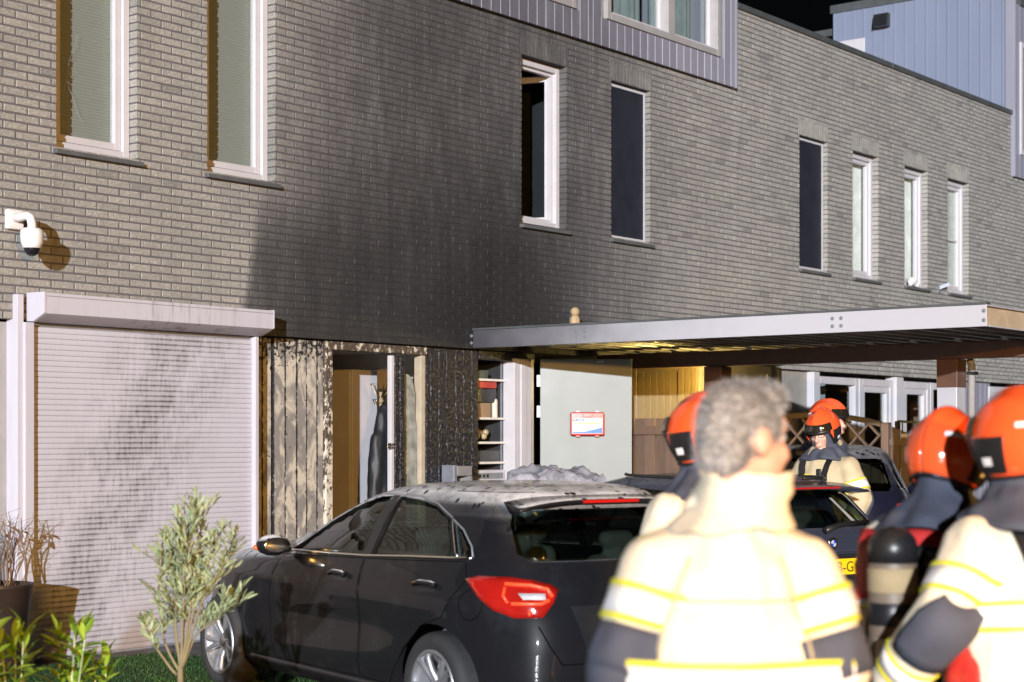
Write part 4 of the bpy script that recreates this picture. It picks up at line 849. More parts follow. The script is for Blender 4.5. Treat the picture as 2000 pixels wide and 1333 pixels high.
    for sgn in (1,-1): seat(sx, sgn*w0, .22); seat(sx-.85, sgn*w0, .24)
    MB().box(ext['dash']-.15, ext['dash']+.25, -.66, .66, .6, .92).build('dashboard', M['seat'], root, bevel=.05); MB().box(-.3, ext['dash']+.2, -.6, .6, .3, .36).build('cabin_floor', M['dark'], root)
    st = MB(); Ms = Matrix.Translation((ext['dash']-.32,w0,.92)) @ Matrix.Rotation(R(65),4,'Y'); st.tube([Ms @ Vector((.18*math.cos(a*math.pi/12),.18*math.sin(a*math.pi/12),0)) for a in range(25)], .014, 6); st.build('steering_wheel', M['black'], root, True)
    ext['fn'](root, panel, line, proj); return root
# black hatchback
HS = [(.17,-.55,3.36,.74,5,5),(.24,-.66,3.50,.84,5,4),(.36,-.725,3.56,.875,4.6,3.6),(.50,-.735,3.575,.885,4.4,3.4),(.62,-.735,3.565,.885,4.2,3.2),(.75,-.715,3.50,.882,4,3.1),
      (.85,-.685,3.36,.872,3.8,3.0),(.92,-.655,3.10,.858,3.7,3.0),(.98,-.62,2.60,.832,3.7,3.1),(1.04,-.585,2.25,.800,3.7,3.2),(1.14,-.525,1.97,.750,3.7,3.3),(1.25,-.45,1.68,.690,3.7,3.3),
      (1.33,-.385,1.43,.635,3.7,3.2),(1.385,-.30,1.20,.575,3.6,3.0),(1.415,-.15,.98,.48,3.2,2.8),(1.43,.1,.75,.30,2.6,2.6),(1.434,.3,.6,.10,2,2)]
FW = [(.84,1.005),(1.80,.985),(1.70,1.05),(1.45,1.185),(1.20,1.285),(1.00,1.335),(.84,1.345)]
RW = [(-.06,1.035),(.74,1.008),(.74,1.345),(.50,1.335),(.28,1.30),(.10,1.24)]
QW = [(-.10,1.038),(.06,1.235),(-.06,1.175),(-.19,1.08),(-.215,1.045)]
BWN = [(-.55,1.03),(.55,1.03),(.60,1.07),(.57,1.22),(.53,1.30),(-.53,1.30),(-.57,1.22),(-.60,1.07)]
SCR = [(-.68,1.08),(.68,1.08),(.56,1.34),(-.56,1.34)]
def hatch_detail(root, panel, line, proj):
    gap = M['seam_black']
    fd = [(.80,.30),(1.86,.30),(1.93,.45),(1.93,.70),(1.84,.955),(.80,.985),(.785,.75)]
    rd_ = [(.46,.30),(.78,.30),(.765,.75),(.78,.985),(-.17,1.02),(-.21,.93),(-.08,.72),(.10,.66),(.28,.52)]
    for sd in 'LR':
        for dp, hx_ in ((fd,.93),(rd_,-.02)):
            d = panel('door', dp, sd, .0015, M['pblack'], thick=.0); line('seam', dp, sd, .0035, gap, d, 0, True)
            hz_ = .875; line('handle', [(hx_,hz_),(hx_+.04,hz_+.012),(hx_+.13,hz_+.014),(hx_+.18,hz_+.004)], sd, .017, M['pblack'], d, .026)
            panel('handle_recess', [(hx_+.01,hz_-.03),(hx_+.15,hz_-.03),(hx_+.17,hz_+.01),(hx_+.0,hz_+.01)], sd, .0025, M['black'], d, .04, 0)
        line('chrome_strip', [(-.205,1.038),(.3,1.023),(.80,1.0),(1.80,.977)], sd, .009, M['chrome'], None, .004)
        line('window_trim', [(-.205,1.045),(-.17,1.10),(-.06,1.185),(.10,1.255),(.28,1.315),(.50,1.35),(1.0,1.35),(1.22,1.298)], sd, .006, M['gray'], None, .002)
        line('window_bar', [(-.10,1.035),(.07,1.245)], sd, .011, M['chrome'], None, .0); panel('pillar_trim', [(.745,1.0),(.835,1.0),(.835,1.35),(.745,1.35)], sd, .003, M['black'], None, .04, 0)
        line('sill_strip', [(.42,.27),(2.25,.27)], sd, .02, M['black'], None, .0)
        y = 1 if sd == 'L' else -1
        c = [(-.03+.085*math.cos(a*math.pi/9), .845+.085*math.sin(a*math.pi/9)) for a in range(18)]
        if sd == 'R': line('fuel_flap', [(-.25+.085*math.cos(a*math.pi/9), .80+.085*math.sin(a*math.pi/9)) for a in range(18)], sd, .003, gap, None, 0, True)
        else: line('fuel_flap', [(-.28+.075*math.cos(a*math.pi/9), .80+.085*math.sin(a*math.pi/9)) for a in range(18)], sd, .003, gap, None, 0, True)
        mi = MB(); mi.ell((1.70,y*.965,1.02), (.075,.115,.068), 12); mi.cap((1.74,y*.84,.99),.025,(1.72,y*.92,1.0),.03); mo = obj('wing_mirror', remesh(mi, .010, 4, 0, 1, M['pblack'], 'wing_mirror'), root)
        MB().ell((1.632,y*.97,1.022), (.008,.09,.05), 10).build('mirror_glass', M['chrome'], mo, True)
        MB().cap((1.72,y*1.078,1.01),.014,(1.69,y*1.02,.985),.012).build('indicator', M['glow'], mo, True)
    # tail lights wrap round the corner
    for sd, y in (('BL',1),('BR',-1)):
        fl = lambda pp: [((u+.05)*(1 if y > 0 else -1), z+.045) for u, z in pp]
        tl = [(-.275,.885),(-.20,.905),(-.02,.905),(.10,.89),(.20,.865),(.235,.84),(.215,.77),(.165,.70),(.02,.695),(-.10,.73),(-.20,.80)]
        T = panel('tail_light', fl(tl), sd, .010, M['lens'], None, .03, .02, True, .012)
        line('light_tube', fl([(-.04,.865),(.10,.858),(.18,.838),(.205,.80)]), sd, .010, M['lit'], T, .024); line('light_tube', fl([(-.0,.765),(.15,.765),(.19,.785)]), sd, .010, M['lit'], T, .024)
        line('light_tube', fl([(-.04,.845),(-.045,.80),(-.02,.77)]), sd, .008, M['lit'], T, .024)
        panel('reverse_lamp', fl([(.03,.815),(.17,.815),(.175,.785),(.06,.785)]), sd, .024, M['lensw'], T, .03, .004); line('fog_lamp', fl([(.09,.72),(.10,.72)]), sd, .016, M['lit'], T, .018)
    gl_ = [(-.52,.70),(-.60,.78),(-.63,.95),(-.66,1.05),(-.60,1.33)]
    for s_ in (1,-1): line('seam', [(s_*.50,.50),(s_*.56,.60),(s_*.60,.70)], 'B', .004, gap, None, 0)
    line('seam', [(-.50,.50),(.50,.50)], 'B', .004, gap, None, 0)
    pr_ = panel('plate_recess', [(-.36,.56),(.36,.56),(.43,.80),(-.43,.80)], 'B', .002, M['black'], None, .06, 0)
    h, n_ = proj((0,.68), 'B'); pl = MB().box(h.x-.022, h.x-.012, -.26, .26, .625, .735).build('number_plate', M['plate'], root); MB().box(h.x-.025, h.x-.0222, .215, .26, .626, .734).build('plate_band', M['plateblue'], pl)
    sp = MB(); n = 18
    sp.rings([[(-.30,y_,1.375-.03*abs(y_/.58)**3),(-.44,y_,1.360-.04*abs(y_/.58)**3),(-.475,y_,1.345-.04*abs(y_/.58)**3),(-.45,y_,1.330-.04*abs(y_/.58)**3),(-.36,y_,1.325-.04*abs(y_/.58)**3)] for y_ in [-.60+1.2*k/n for k in range(n+1)]]); sp.build('roof_spoiler', M['pblack'], root, True, fix=True)
    MB().box(-.482,-.465,-.19,.19,1.333,1.350).build('brake_light', M['lens'], root)
    MB().tube([(-.63,.0,1.035),(-.60,-.15,1.045),(-.58,-.38,1.06)], .012, 6).build('rear_wiper', M['black'], root)
    for s_ in (1,-1): line('roof_strip', [(-.25,1.388),(.2,1.388)], 'L' if s_ > 0 else 'R', .003, gap, None, 0)
    for s_ in (1,-1): panel('headlight', [(s_*.45,.66),(s_*.78,.68),(s_*.80,.78),(s_*.55,.74)], 'F', .006, M['lensw'], None, .05, 0)
    panel('grille', [(-.36,.52),(.36,.52),(.42,.72),(-.42,.72)], 'F', .004, M['black'], None, .06, 0)
def cpos(lat, Z): v = CAM + RV*lat + FV*Z; return (v.x, v.y, 0)
def chead(hl, hf): d = RV*hl + FV*hf; return math.atan2(d.y, d.x)
car('parked_car', 'black hatchback with wet pale-sheened roof and lit red tail light, parked beside the roller shutter', cpos(.275,9.69), chead(-.572,.82), HS, [FW,RW,QW], BWN, SCR, 2.70, .316, M['pblack'], dict(seat=1.15, dash=1.85, fn=hatch_detail))
# blue-grey estate car, rear towards the camera
def sc_sl(sl, dz, dw, xr, xf): return [(z*dz, x0*xr if x0 < 0 else x0, x1*xf if x1 > 2.7 else x1, w*dw, a, b) for z, x0, x1, w, a, b in sl]
ES = [(.18,-.72,3.36,.74,5,5),(.26,-.82,3.46,.85,5,4),(.38,-.86,3.52,.885,5,3.6),(.52,-.87,3.54,.90,4.8,3.4),(.66,-.865,3.53,.90,4.6,3.2),(.80,-.845,3.46,.895,4.4,3.1),(.90,-.82,3.28,.88,4.2,3),
      (.96,-.80,2.9,.862,4.2,3),(1.01,-.77,2.42,.83,4.2,3.1),(1.08,-.72,2.16,.79,4.2,3.2),(1.18,-.63,1.86,.73,4.2,3.3),(1.28,-.52,1.56,.67,4.2,3.3),(1.35,-.42,1.30,.61,4,3.2),(1.39,-.30,1.1,.54,3.8,3),(1.412,-.1,.9,.42,3.2,2.6),(1.42,.2,.7,.2,2.4,2.2)]
EF = [(.84,1.03),(1.74,1.02),(1.45,1.18),(1.20,1.275),(1.00,1.315),(.84,1.325)]; ER = [(.0,1.04),(.74,1.032),(.74,1.325),(.0,1.30)]; EQ = [(-.52,1.07),(-.09,1.045),(-.09,1.295),(-.25,1.26),(-.42,1.19)]
EB = [(-.60,1.06),(.60,1.06),(.63,1.10),(.56,1.28),(.50,1.315),(-.50,1.315),(-.56,1.28),(-.63,1.10)]
def estate_detail(root, panel, line, proj):
    gap = M['black']; fd = [(.80,.32),(1.86,.32),(1.90,.7),(1.80,.985),(.80,1.0)]; rd_ = [(.46,.32),(.78,.32),(.78,1.0),(-.10,1.01),(-.10,.75),(.22,.58)]
    for sd in 'LR':
        for dp, hx_ in ((fd,.93),(rd_,.02)):
            d = panel('door', dp, sd, .0015, M['pblue'], thick=0); line('seam', dp, sd, .0035, gap, d, 0, True); line('handle', [(hx_,.9),(hx_+.17,.905)], sd, .014, M['pblue'], d, .02)
        panel('pillar_trim', [(.745,1.03),(.835,1.03),(.835,1.33),(.745,1.33)], sd, .003, M['black'], None, .04, 0); line('roof_rail', [(-.35,1.375),(1.0,1.39)], sd, .012, M['black'], None, .02)
        y = 1 if sd == 'L' else -1; mi = MB(); mi.ell((1.68,y*.97,1.03), (.07,.11,.07), 12); mi.cap((1.72,y*.85,1.0),.025,(1.70,y*.93,1.01),.03); obj('wing_mirror', remesh(mi, .012, 4, 0, 1, M['pblue'], 'wing_mirror'), root)
        panel('tail_light', [(y*.52,.80),(y*.80,.80),(y*.84,.90),(y*.80,.93),(y*.52,.92)], 'B', .008, M['lens'], None, .04, .01, True, .01)
        panel('headlight', [(y*.4,.66),(y*.74,.68),(y*.76,.78),(y*.42,.76)], 'F', .006, M['lensw'], None, .05, 0)
    sp = MB(); n = 14; sp.rings([[(-.36,y_,1.375-.02*abs(y_/.56)**3),(-.60,y_,1.345-.03*abs(y_/.56)**3),(-.62,y_,1.33-.03*abs(y_/.56)**3),(-.44,y_,1.31-.03*abs(y_/.56)**3)] for y_ in [-.57+1.14*k/n for k in range(n+1)]]); sp.build('roof_spoiler', M['pblue'], root, True, fix=True)
    MB().box(-.628,-.612,-.26,.26,1.328,1.340).build('brake_light', M['lens'], root)
    wp = MB(); wp.tube([(-.79,.05,1.045),(-.76,-.10,1.075),(-.74,-.42,1.095)], [.026,.02,.012], 8); wp.build('rear_wiper', M['black'], root, True)
    h, n_ = proj((0,.955), 'B'); Mb = Matrix.Translation((h.x-.008,0,.955)) @ Matrix.Rotation(R(-90),4,'Y')
    em = MB().lathe([(.041,-.01),(.041,.004),(.036,.007),(.034,.005),(.0,.005)], 32, Mb).build('emblem', M['black'], root, True, fix=True); MB().lathe([(.0425,-.008),(.0425,.003),(.0405,.005)], 32, Mb).build('emblem_ring', M['chrome'], em, True, fix=True)
    for q in range(4):
        a = [q*math.pi/2 + k*math.pi/16 for k in range(9)]; MB().prism([Mb @ Vector((0,0,.0055))] + [Mb @ Vector((.024*math.cos(t_),.024*math.sin(t_),.0055)) for t_ in a], Mb.to_3x3() @ Vector((0,0,.0012))).build('emblem_quarter', M['plateblue'] if q % 2 else M['white'], em, fix=True)
    line('chrome_strip', [(-.42,.895),(.42,.895)], 'B', .006, M['pblue'], None, .012); panel('plate_recess', [(-.34,.70),(.34,.70),(.38,.88),(-.38,.88)], 'B', .002, M['black'], None, .05, 0)
    h, n_ = proj((0,.8), 'B'); pl = MB().box(h.x-.022, h.x-.012, -.20, .32, .74, .85).build('number_plate', M['plate'], root); text('B-G', .105, M['black'], pl, (h.x-.0225,.025,.758), (R(90),0,R(-90)))
    MB().box(h.x-.025, h.x-.0222, .275, .32, .741, .849).build('plate_band', M['plateblue'], pl)
    pap = MB(); pap.prism([(-.70,-.33,1.10),(-.60,-.20,1.26),(-.605,-.17,1.26),(-.705,-.29,1.10)], (.004,0,.002)); pap.build('window_sticker', M['trim'], root, fix=True)
    panel('grille', [(-.36,.52),(.36,.52),(.3,.72),(-.3,.72)], 'F', .004, M['black'], None, .06, 0)
eh = Vector((-.572,.82)); rc = Vector((2.235,11.72)) + eh*.82
car('parked_car', 'blue-grey estate car with yellow number plate and wet rear window, beside the black hatchback', cpos(rc.x,rc.y), chead(*eh), ES, [EF,ER,EQ], EB, SCR, 2.72, .325, M['pblue'], dict(seat=1.1, dash=1.8, fn=estate_detail))
# tall dark car under the carport
TS = [(z*1.145, (x0*.86 if x0 < 0 else x0*.8), (x1-.55 if x1 > 2 else x1*.82), w*.95, a, b) for z, x0, x1, w, a, b in ES]
sx_ = lambda pp: [(x*.80 if x > 0 else x*.86, z*1.145) for x, z in pp]
TB = [(y*.95, z*1.14) for y, z in EB]
def tall_detail(root, panel, line, proj):
    fd = [(.66,.36),(1.42,.36),(1.46,.8),(1.42,1.13),(.66,1.15)]; rd_ = [(.40,.36),(.64,.36),(.64,1.15),(-.06,1.16),(-.06,.9),(.2,.7)]
    for sd in 'LR':
        for dp in (fd, rd_): d = panel('door', dp, sd, .0015, M['pdark'], thick=0); line('seam', dp, sd, .0035, M['black'], d, 0, True); line('handle', [(dp[0][0]+.06,1.04),(dp[0][0]+.2,1.045)], sd, .014, M['pdark'], d, .02)
        y = 1 if sd == 'L' else -1; mi = MB(); mi.ell((1.36,y*.93,1.18), (.07,.11,.08), 12); mi.cap((1.40,y*.80,1.14),.025,(1.38,y*.88,1.15),.03); obj('wing_mirror', remesh(mi, .014, 4, 0, 1, M['pdark'], 'wing_mirror'), root)
        panel('tail_light', [(y*.60,.90),(y*.78,.90),(y*.79,1.1),(y*.64,1.1)], 'B', .008, M['lens'], None, .05, .01, True, .01); panel('headlight', [(y*.4,.76),(y*.7,.78),(y*.72,.88),(y*.42,.86)], 'F', .006, M['lensw'], None, .05, 0)
    h, n_ = proj((0,.6), 'B'); MB().box(h.x-.02, h.x-.01, -.26, .26, .55, .66).build('number_plate', M['plate'], root); panel('grille', [(-.3,.6),(.3,.6),(.3,.75),(-.3,.75)], 'F', .004, M['black'], None, .06, 0)
th = Vector((.18,.983)); rc = Vector((2.77,15.0)) + th*.75
car('parked_car', 'tall dark blue car parked behind the firefighter with glasses', cpos(rc.x,rc.y), chead(*th), TS, [sx_(EF),sx_(ER),sx_(EQ)], TB, [(y*.93,z*1.14) for y,z in SCR], 2.10, .30, M['pdark'], dict(seat=.9, dash=1.4, fn=tall_detail))
# ------------------------------------------------------------------ people
def strip(parent, name, m, bv, p0, p1, t, wid, off=.006, a0=0, a1=360, n=30, mx=.34, cols=3):
    p0, p1 = Vector(p0), Vector(p1); d = (p1-p0).normalized(); c = p0.lerp(p1, t); ref = Vector((0,1,0)) if abs(d.y) < .8 else Vector((1,0,0)); ref = (ref - d*ref.dot(d)).normalized(); b = d.cross(ref); rs = []
    full = a1-a0 >= 360
    for k in range(n + (0 if full else 1)):
        a = R(a0 + (a1-a0)*k/n); q = ref*math.cos(a) + b*math.sin(a); rr = []
        for j in range(cols):
            o = c + d*wid*(j/(cols-1)-.5); h = bv.ray_cast(o, q); r = (h[0]-o).length if h[0] is not None else mx*.6
            rr.append(o + q*(min(r, mx)+off))
        rs.append(rr)
    m_ = MB(); v = [p for r in rs for p in r]; N = len(rs); f = []
    for k in range(N if full else N-1):
        for j in range(cols-1): q0 = k*cols+j; q1 = ((k+1)%N)*cols+j; f.append((q0,q1,q1+1,q0+1))
    m_.add(v, f); o = m_.build(name, m, parent, True, fix=True); s = o.modifiers.new('s','SOLIDIFY'); s.thickness = .004; return o
def tape(parent, bv, p0, p1, t, w=.075, mx=.34, **k):
    L = (Vector(p1)-Vector(p0)).length
    strip(parent, 'reflective_tape', M['silver'], bv, p0, p1, t, w*.68, .008, mx=mx, **k)
    for s in (-1, 1): strip(parent, 'yellow_tape', M['yellow'], bv, p0, p1, t + s*w*.42/L, w*.15, .008, mx=mx, **k)
def head_mesh(mb, M4):
    e = lambda c, r: mb.ell(M4 @ Vector(c), r, 12, M4.to_3x3())
    e((0,-.012,.035),(.077,.098,.095)); e((0,.03,-.03),(.064,.072,.085)); e((0,.055,-.085),(.034,.034,.028)); e((0,.062,.045),(.060,.034,.035)); e((0,.075,-.02),(.045,.026,.045))
    e((-.036,.072,-.018),(.026,.022,.026)); e((.036,.072,-.018),(.026,.022,.026))
    mb.cap(M4 @ Vector((0,.095,.022)), .009, M4 @ Vector((0,.118,-.022)), .0145, 10); e((0,.104,-.062),(.024,.012,.008)); e((0,.102,-.073),(.021,.012,.008))
    for s in (-1,1): e((s*.080,-.012,.002),(.012,.024,.034))
def dome_patch(a0, a1, t0, t1, na, nt, C, rad, lim=None, crest=.05, off=0):
    v = []; f = []
    for i in range(na+1):
        a = a0+(a1-a0)*i/na
        for j in range(nt+1):
            lo = lim(a) if lim else t1; th = t0+(lo-t0)*j/nt; s_ = math.sin(th); x, y, z = s_*math.sin(a), s_*math.cos(a), math.cos(th)
            k = 1 + crest*math.exp(-(x/.20)**2)*max(0,z+.25) + .03*math.exp(-((abs(x)-.62)/.12)**2)*max(0,z); tail = 1 + .10*max(0,-y)*max(0,-z+.1)
            v.append(C @ Vector((x*(rad[0]+off)*k, y*(rad[1]+off)*k*tail, z*(rad[2]+off)*k)))
    for i in range(na):
        for j in range(nt): q = i*(nt+1)+j; f.append((q,q+1,q+nt+2,q+nt+1))
    m = MB(); m.add(v, f); return m
def helmet(parent, C, visor='up'):
    rad = (.128,.158,.150); pi = math.pi
    lim = lambda a: R(78) + R(54)*min(1, max(0, (abs(a)-R(48))/R(26)))**1.0 - R(6)*min(1, max(0,(abs(a)-R(110))/R(60)))
    h = dome_patch(-pi, pi, .02, None, 72, 20, C, rad, lim, .085).build('helmet', M['helmet'], parent, True, fix=True); s = h.modifiers.new('s','SOLIDIFY'); s.thickness = .008; s.offset = -1
    for s_ in (-1,1):
        o = dome_patch(s_*R(66), s_*R(104), R(84), R(124), 6, 6, C, rad, None, .05, .007).build('side_plate', M['black'], h, False, fix=True); o.modifiers.new('s','SOLIDIFY').thickness = .010
        o = dome_patch(s_*R(78), s_*R(90), R(105), R(114), 2, 2, C, rad, None, .05, .010).build('plate_badge', M['silver'], h, False, fix=True)
    rm = [C @ Vector((math.sin(lim(a))*math.sin(a)*rad[0]*1.0, math.sin(lim(a))*math.cos(a)*rad[1]*(1+.10*max(0,-math.cos(a)*math.sin(lim(a)))*max(0,-math.cos(lim(a))+.1)), math.cos(lim(a))*rad[2])) for a in [-pi+2*pi*k/72 for k in range(73)]]; MB().tube(rm, .006, 6).build('rim', M['black'], h, True)
    for s_ in (-1,1): o = dome_patch(s_*R(118), s_*R(150), R(70), R(76), 8, 2, C, rad, None, .05, .004).build('decal', M['silver'], h, True, fix=True)
    if visor: o = dome_patch(R(-62), R(62), R(60), R(80), 20, 6, C, rad, None, .05, .010).build('visor', M['visor'], h, True, fix=True); o.modifiers.new('s','SOLIDIFY').thickness = .004
    o = dome_patch(R(-56), R(56), R(78), R(86), 16, 2, C, rad, None, 0, .004).build('brim', M['black'], h, True, fix=True); o.modifiers.new('s','SOLIDIFY').thickness = .006
    return h
def glove(parent, w, d, m, side, curl=.6):
    d = Vector(d).normalized(); up = Vector((side,0,0)); up = (up - d*up.dot(d)).normalized(); fw = d.cross(up)*-side
    if fw.y < 0: fw = -fw
    g = MB(); w = Vector(w); c = w + d*.05
    g.cap(w, .038, w+d*.03, .036); g.cap(c-fw*.022, .026, c+d*.045-fw*.026, .024); g.cap(c+fw*.018, .026, c+d*.045+fw*.026, .024); g.cap(c, .026, c+d*.05, .024)
    inn = -up
    for k, (o, L) in enumerate(((-.034,.060),(-.012,.072),(.011,.078),(.034,.070))):
        a = c + d*.055 + fw*o; b = a + (d + inn*curl*.5).normalized()*L*.45; e = b + (d + inn*curl*1.6).normalized()*L*.35; t_ = e + (d*.5 + inn*curl*2.2).normalized()*L*.28
        g.cap(a,.0125,b,.012,8); g.cap(b,.012,e,.0115,8); g.cap(e,.0115,t_,.010,8)
    a = w + d*.03 + fw*.034; b = a + (d*.7+fw*.8+inn*.3).normalized()*.045; e = b + (d+fw*.2+inn*.5).normalized()*.035; g.cap(a,.017,b,.014,8); g.cap(b,.014,e,.011,8)
    return obj('glove', remesh(g, .0055, 2, 0, 1, m, 'glove'), parent)
def person(label, px, Z, face, scale=1.0, lean=0, yaw=0, pitch=0, arms=None, gear=(), jacket='tan', seed=0, group='firefighters'):
    d = RV*face[0] + FV*face[1]; v = CAM + RV*((px-1000)/FOC*Z) + FV*Z
    root = empty('person', (v.x, v.y, 0), math.atan2(-d.x, d.y), label, 'person', group); root.scale = (scale,)*3
    T = lambda p: Vector((p[0], p[1] + lean*max(0, p[2]-.95), p[2] - .25*lean*lean*max(0,p[2]-.95)))
    A = arms or {}; J = {}
    for s, k in ((-1,'L'),(1,'R')):
        J[k] = [T((s*A.get('sh',.205),-.01,A.get('shz',1.405))), T(A.get(k+'e', (s*.285,-.03,1.17))), T(A.get(k+'w', (s*.27,.10,.96)))]
    HC_ = Matrix.Translation(T((A.get('hx',0),.025,1.640 if 'hair' in gear else 1.655))) @ Matrix.Rotation(R(yaw),4,'Z') @ Matrix.Rotation(R(-pitch),4,'X'); C = HC_
    # body, one continuous mesh
    b = MB(); head_mesh(b, C); b.cap(T((0,-.005,1.46)),.062,C @ Vector((0,-.01,-.05)),.056)
    tz = [T((0,0,z)) for z in (.90,1.0,1.1,1.25,1.38,1.46,1.5)]; b.loft([(p.x,p.y,p.z,rx,ry) for p,(rx,ry) in zip(tz,((.15,.11),(.16,.115),(.15,.11),(.165,.115),(.15,.10),(.09,.08),(.06,.06)))])
    for s, k in ((-1,'L'),(1,'R')):
        sh, el, wr = J[k]; b.cap(T((s*.1,0,1.37)),.06,sh,.050); b.cap(sh,.048,el,.042); b.cap(el,.042,wr,.028)
        b.cap((s*.09,0,.92),.085,(s*.11,.02,.50),.055); b.cap((s*.11,.02,.50),.055,(s*.125,-.02,.10),.04); b.cap((s*.125,-.04,.05),.035,(s*.14,.14,.04),.03)
    bo = obj('body', remesh(b, .0085, 3, 0, 1, M['skin'], 'body'), root)
    eyew, iris, lip, brow = M['white'], M['black'], mat_lip, M['hair']
    for s in (-1,1): MB().ell(C @ Vector((s*.031,.078,.018)), (.0125,.010,.009), 8, C.to_3x3()).build('eye', eyew, bo, True); MB().ell(C @ Vector((s*.031,.0868,.018)), (.0055,.003,.0055), 8, C.to_3x3()).build('iris', iris, bo, True); MB().cap(C @ Vector((s*.016,.097,.040)),.005,C @ Vector((s*.052,.083,.042)),.004,6).build('eyebrow', brow, bo, True)
    MB().cap(C @ Vector((-.018,.108,-.067)),.006,C @ Vector((.018,.108,-.067)),.006,8).build('lips', lip, bo, True)
    # clothing
    j = MB(); prof = [(.80,.218,.170),(.83,.224,.176),(.95,.222,.174),(1.08,.216,.170),(1.22,.226,.172),(1.32,.234,.170),(1.38,.222,.158),(1.43,.188,.140),(1.47,.150,.122),(1.51,.118,.108),(1.55,.09,.095)]
    if 'hair' in gear: prof = [(z, rx*(1-.25*max(0,min(1,(z-1.24)/.12))), ry) if z < 1.48 else (z,rx,ry) for z,rx,ry in prof]
    pt = [T((0,0,z)) for z,_,_ in prof]; j.loft([(p.x,p.y,p.z,rx,ry) for p,(z,rx,ry) in zip(pt,prof)], 28)
    for s, k in ((-1,'L'),(1,'R')):
        sh, el, wr = J[k]; j.cap(T((s*(.08 if 'hair' in gear else .10),-.005,1.385)),.098,sh-Vector((s*.01,0,.01)),.090); j.cap(sh-Vector((s*.01,0,.02)),.090,el,.078); j.cap(el,.078,wr,.064)
    if 'hair' in gear:
        j.loft([(0,-.01,.82,.245,.19),(0,-.01,1.0,.248,.19),(0,-.015,1.2,.245,.185),(0,-.015,1.27,.22,.175),(0,-.01,1.34,.16,.15)], 28)
    jm = remesh(j, .0115, 12 if 'hair' in gear else 6, .058 if 'hair' in gear else .042, 5.0, M[jacket], 'jacket', (1.0,1.0,.45)); jo = obj('jacket', jm, root); bv = bvh_of(jm)
    tr = MB(); tr.loft([(0,0,.78,.17,.14),(0,0,.86,.185,.15),(0,0,.98,.185,.15),(0,0,1.02,.15,.12)])
    for s in (-1,1): tr.cap((s*.10,0,.86),.118,(s*.115,.02,.50),.095); tr.cap((s*.115,.02,.50),.096,(s*.125,-.015,.16),.088)
    tm = remesh(tr, .015, 5, .02, 7, M['trouser'], 'trousers', (1,1,.6)); to = obj('trousers', tm, root); tb = bvh_of(tm)
    for s in (-1,1):
        tape(to, tb, (s*.117,.015,.48),(s*.124,-.015,.16), .45, .07, mx=.14)
        bt = MB(); bt.cap((s*.125,-.03,.22),.070,(s*.125,-.035,.08),.062); bt.cap((s*.125,-.05,.055),.055,(s*.145,.15,.045),.045); bt.box(s*.13-.05,s*.13+.05,-.11,.20,0,.03); obj('boot', remesh(bt, .012, 3, 0, 1, M['black'], 'boot'), root)
    tape(jo, bv, T((0,0,1.0)), T((0,0,1.4)), .36 if 'hair' in gear else .50, .085, mx=.285); tape(jo, bv, T((0,0,.83)), T((0,0,1.0)), .25, .075, mx=.245)
    for s, k in ((-1,'L'),(1,'R')):
        sh, el, wr = J[k]; tape(jo, bv, sh, el, .46 if 'hair' in gear else .58, .085, mx=.13); tape(jo, bv, el, wr, .78, .07, mx=.12)
        strip(jo, 'elbow_patch', M['navy'], bv, el, wr, .10, .22, .007, 70 if s < 0 else 90, 270 if s < 0 else 290, 20, .13, 7)
        if 'hair' in gear: strip(jo, 'elbow_patch', M['navy'], bv, sh, el, .92, .10, .007, 70 if s < 0 else 90, 270 if s < 0 else 290, 20, .13, 5)
        glove(root, wr, (wr-el)+Vector((0,.03,-.03)), M['navy'] if 'helmet' in gear else M['skin'], s)
        pk = T((s*.11,.165,1.05)); MB().box(pk.x-.07, pk.x+.07, pk.y-.01, pk.y+.035, pk.z-.08, pk.z+.08).build('pocket', M[jacket], jo, bevel=.012)
    col = MB(); n = 36; rs = []; tall = 'hair' in gear
    for z, r_, o_ in (((1.455,.140,0),(1.49,.114,.0),(1.515,.102,-.004),(1.54,.106,-.006),(1.556,.100,-.008),(1.575,.104,-.012),(1.573,.095,-.010),(1.53,.091,0),(1.48,.10,0)) if tall else ((1.47,.12,0),(1.51,.095,0),(1.52,.088,0),(1.48,.09,0))):
        rs.append([T((A.get('hx',0)*min(1,max(0,(z-1.45)/.1))+r_*math.sin(2*math.pi*k/n), -.004+o_+r_*1.06*math.cos(2*math.pi*k/n), z + .022*noise.noise(Vector((k*.35,z*14,seed))))) for k in range(n)])
    col.rings(rs, cap=False); col.build('collar', M[jacket], jo, True, fix=True)
    if 'hair' in gear:
        hr = MB(); h3 = C.to_3x3(); hr.ell(C @ Vector((0,-.018,.043)), (.080,.098,.093), 14, h3); hr.ell(C @ Vector((0,-.055,.0)), (.072,.058,.085), 12, h3); hr.ell(C @ Vector((0,.04,.105)), (.06,.055,.035), 10, h3)
        for s in (-1,1): hr.ell(C @ Vector((s*.066,.0,.045)), (.017,.045,.045), 10, h3)
        hm_ = remesh(hr, .005, 2, .004, 40, M['hair'], 'hair', (1,1,.4)); obj('hair', hm_, root)
        st = MB(); rr = random.Random(seed); ctr = C @ Vector((0,0,.02)); bk = (C.to_3x3() @ Vector((0,-1,-.55))).normalized()
        for q in range(9000):
            pv_ = hm_.polygons[rr.randrange(len(hm_.polygons))]; c = pv_.center.copy(); nn = pv_.normal.copy(); tp_ = bk - nn*bk.dot(nn); d_ = (nn*rr.uniform(.25,.7) + tp_*rr.uniform(.4,1.0) + Vector((rr.gauss(0,.3),rr.gauss(0,.3),rr.gauss(0,.3)))).normalized()
            sd_ = d_.cross(nn); sd_ = (sd_ if sd_.length > .01 else Vector((1,0,0))).normalized()*.0011; L_ = rr.uniform(.010,.022); st.add([c-sd_, c+sd_, c+d_*L_], [(0,1,2)])
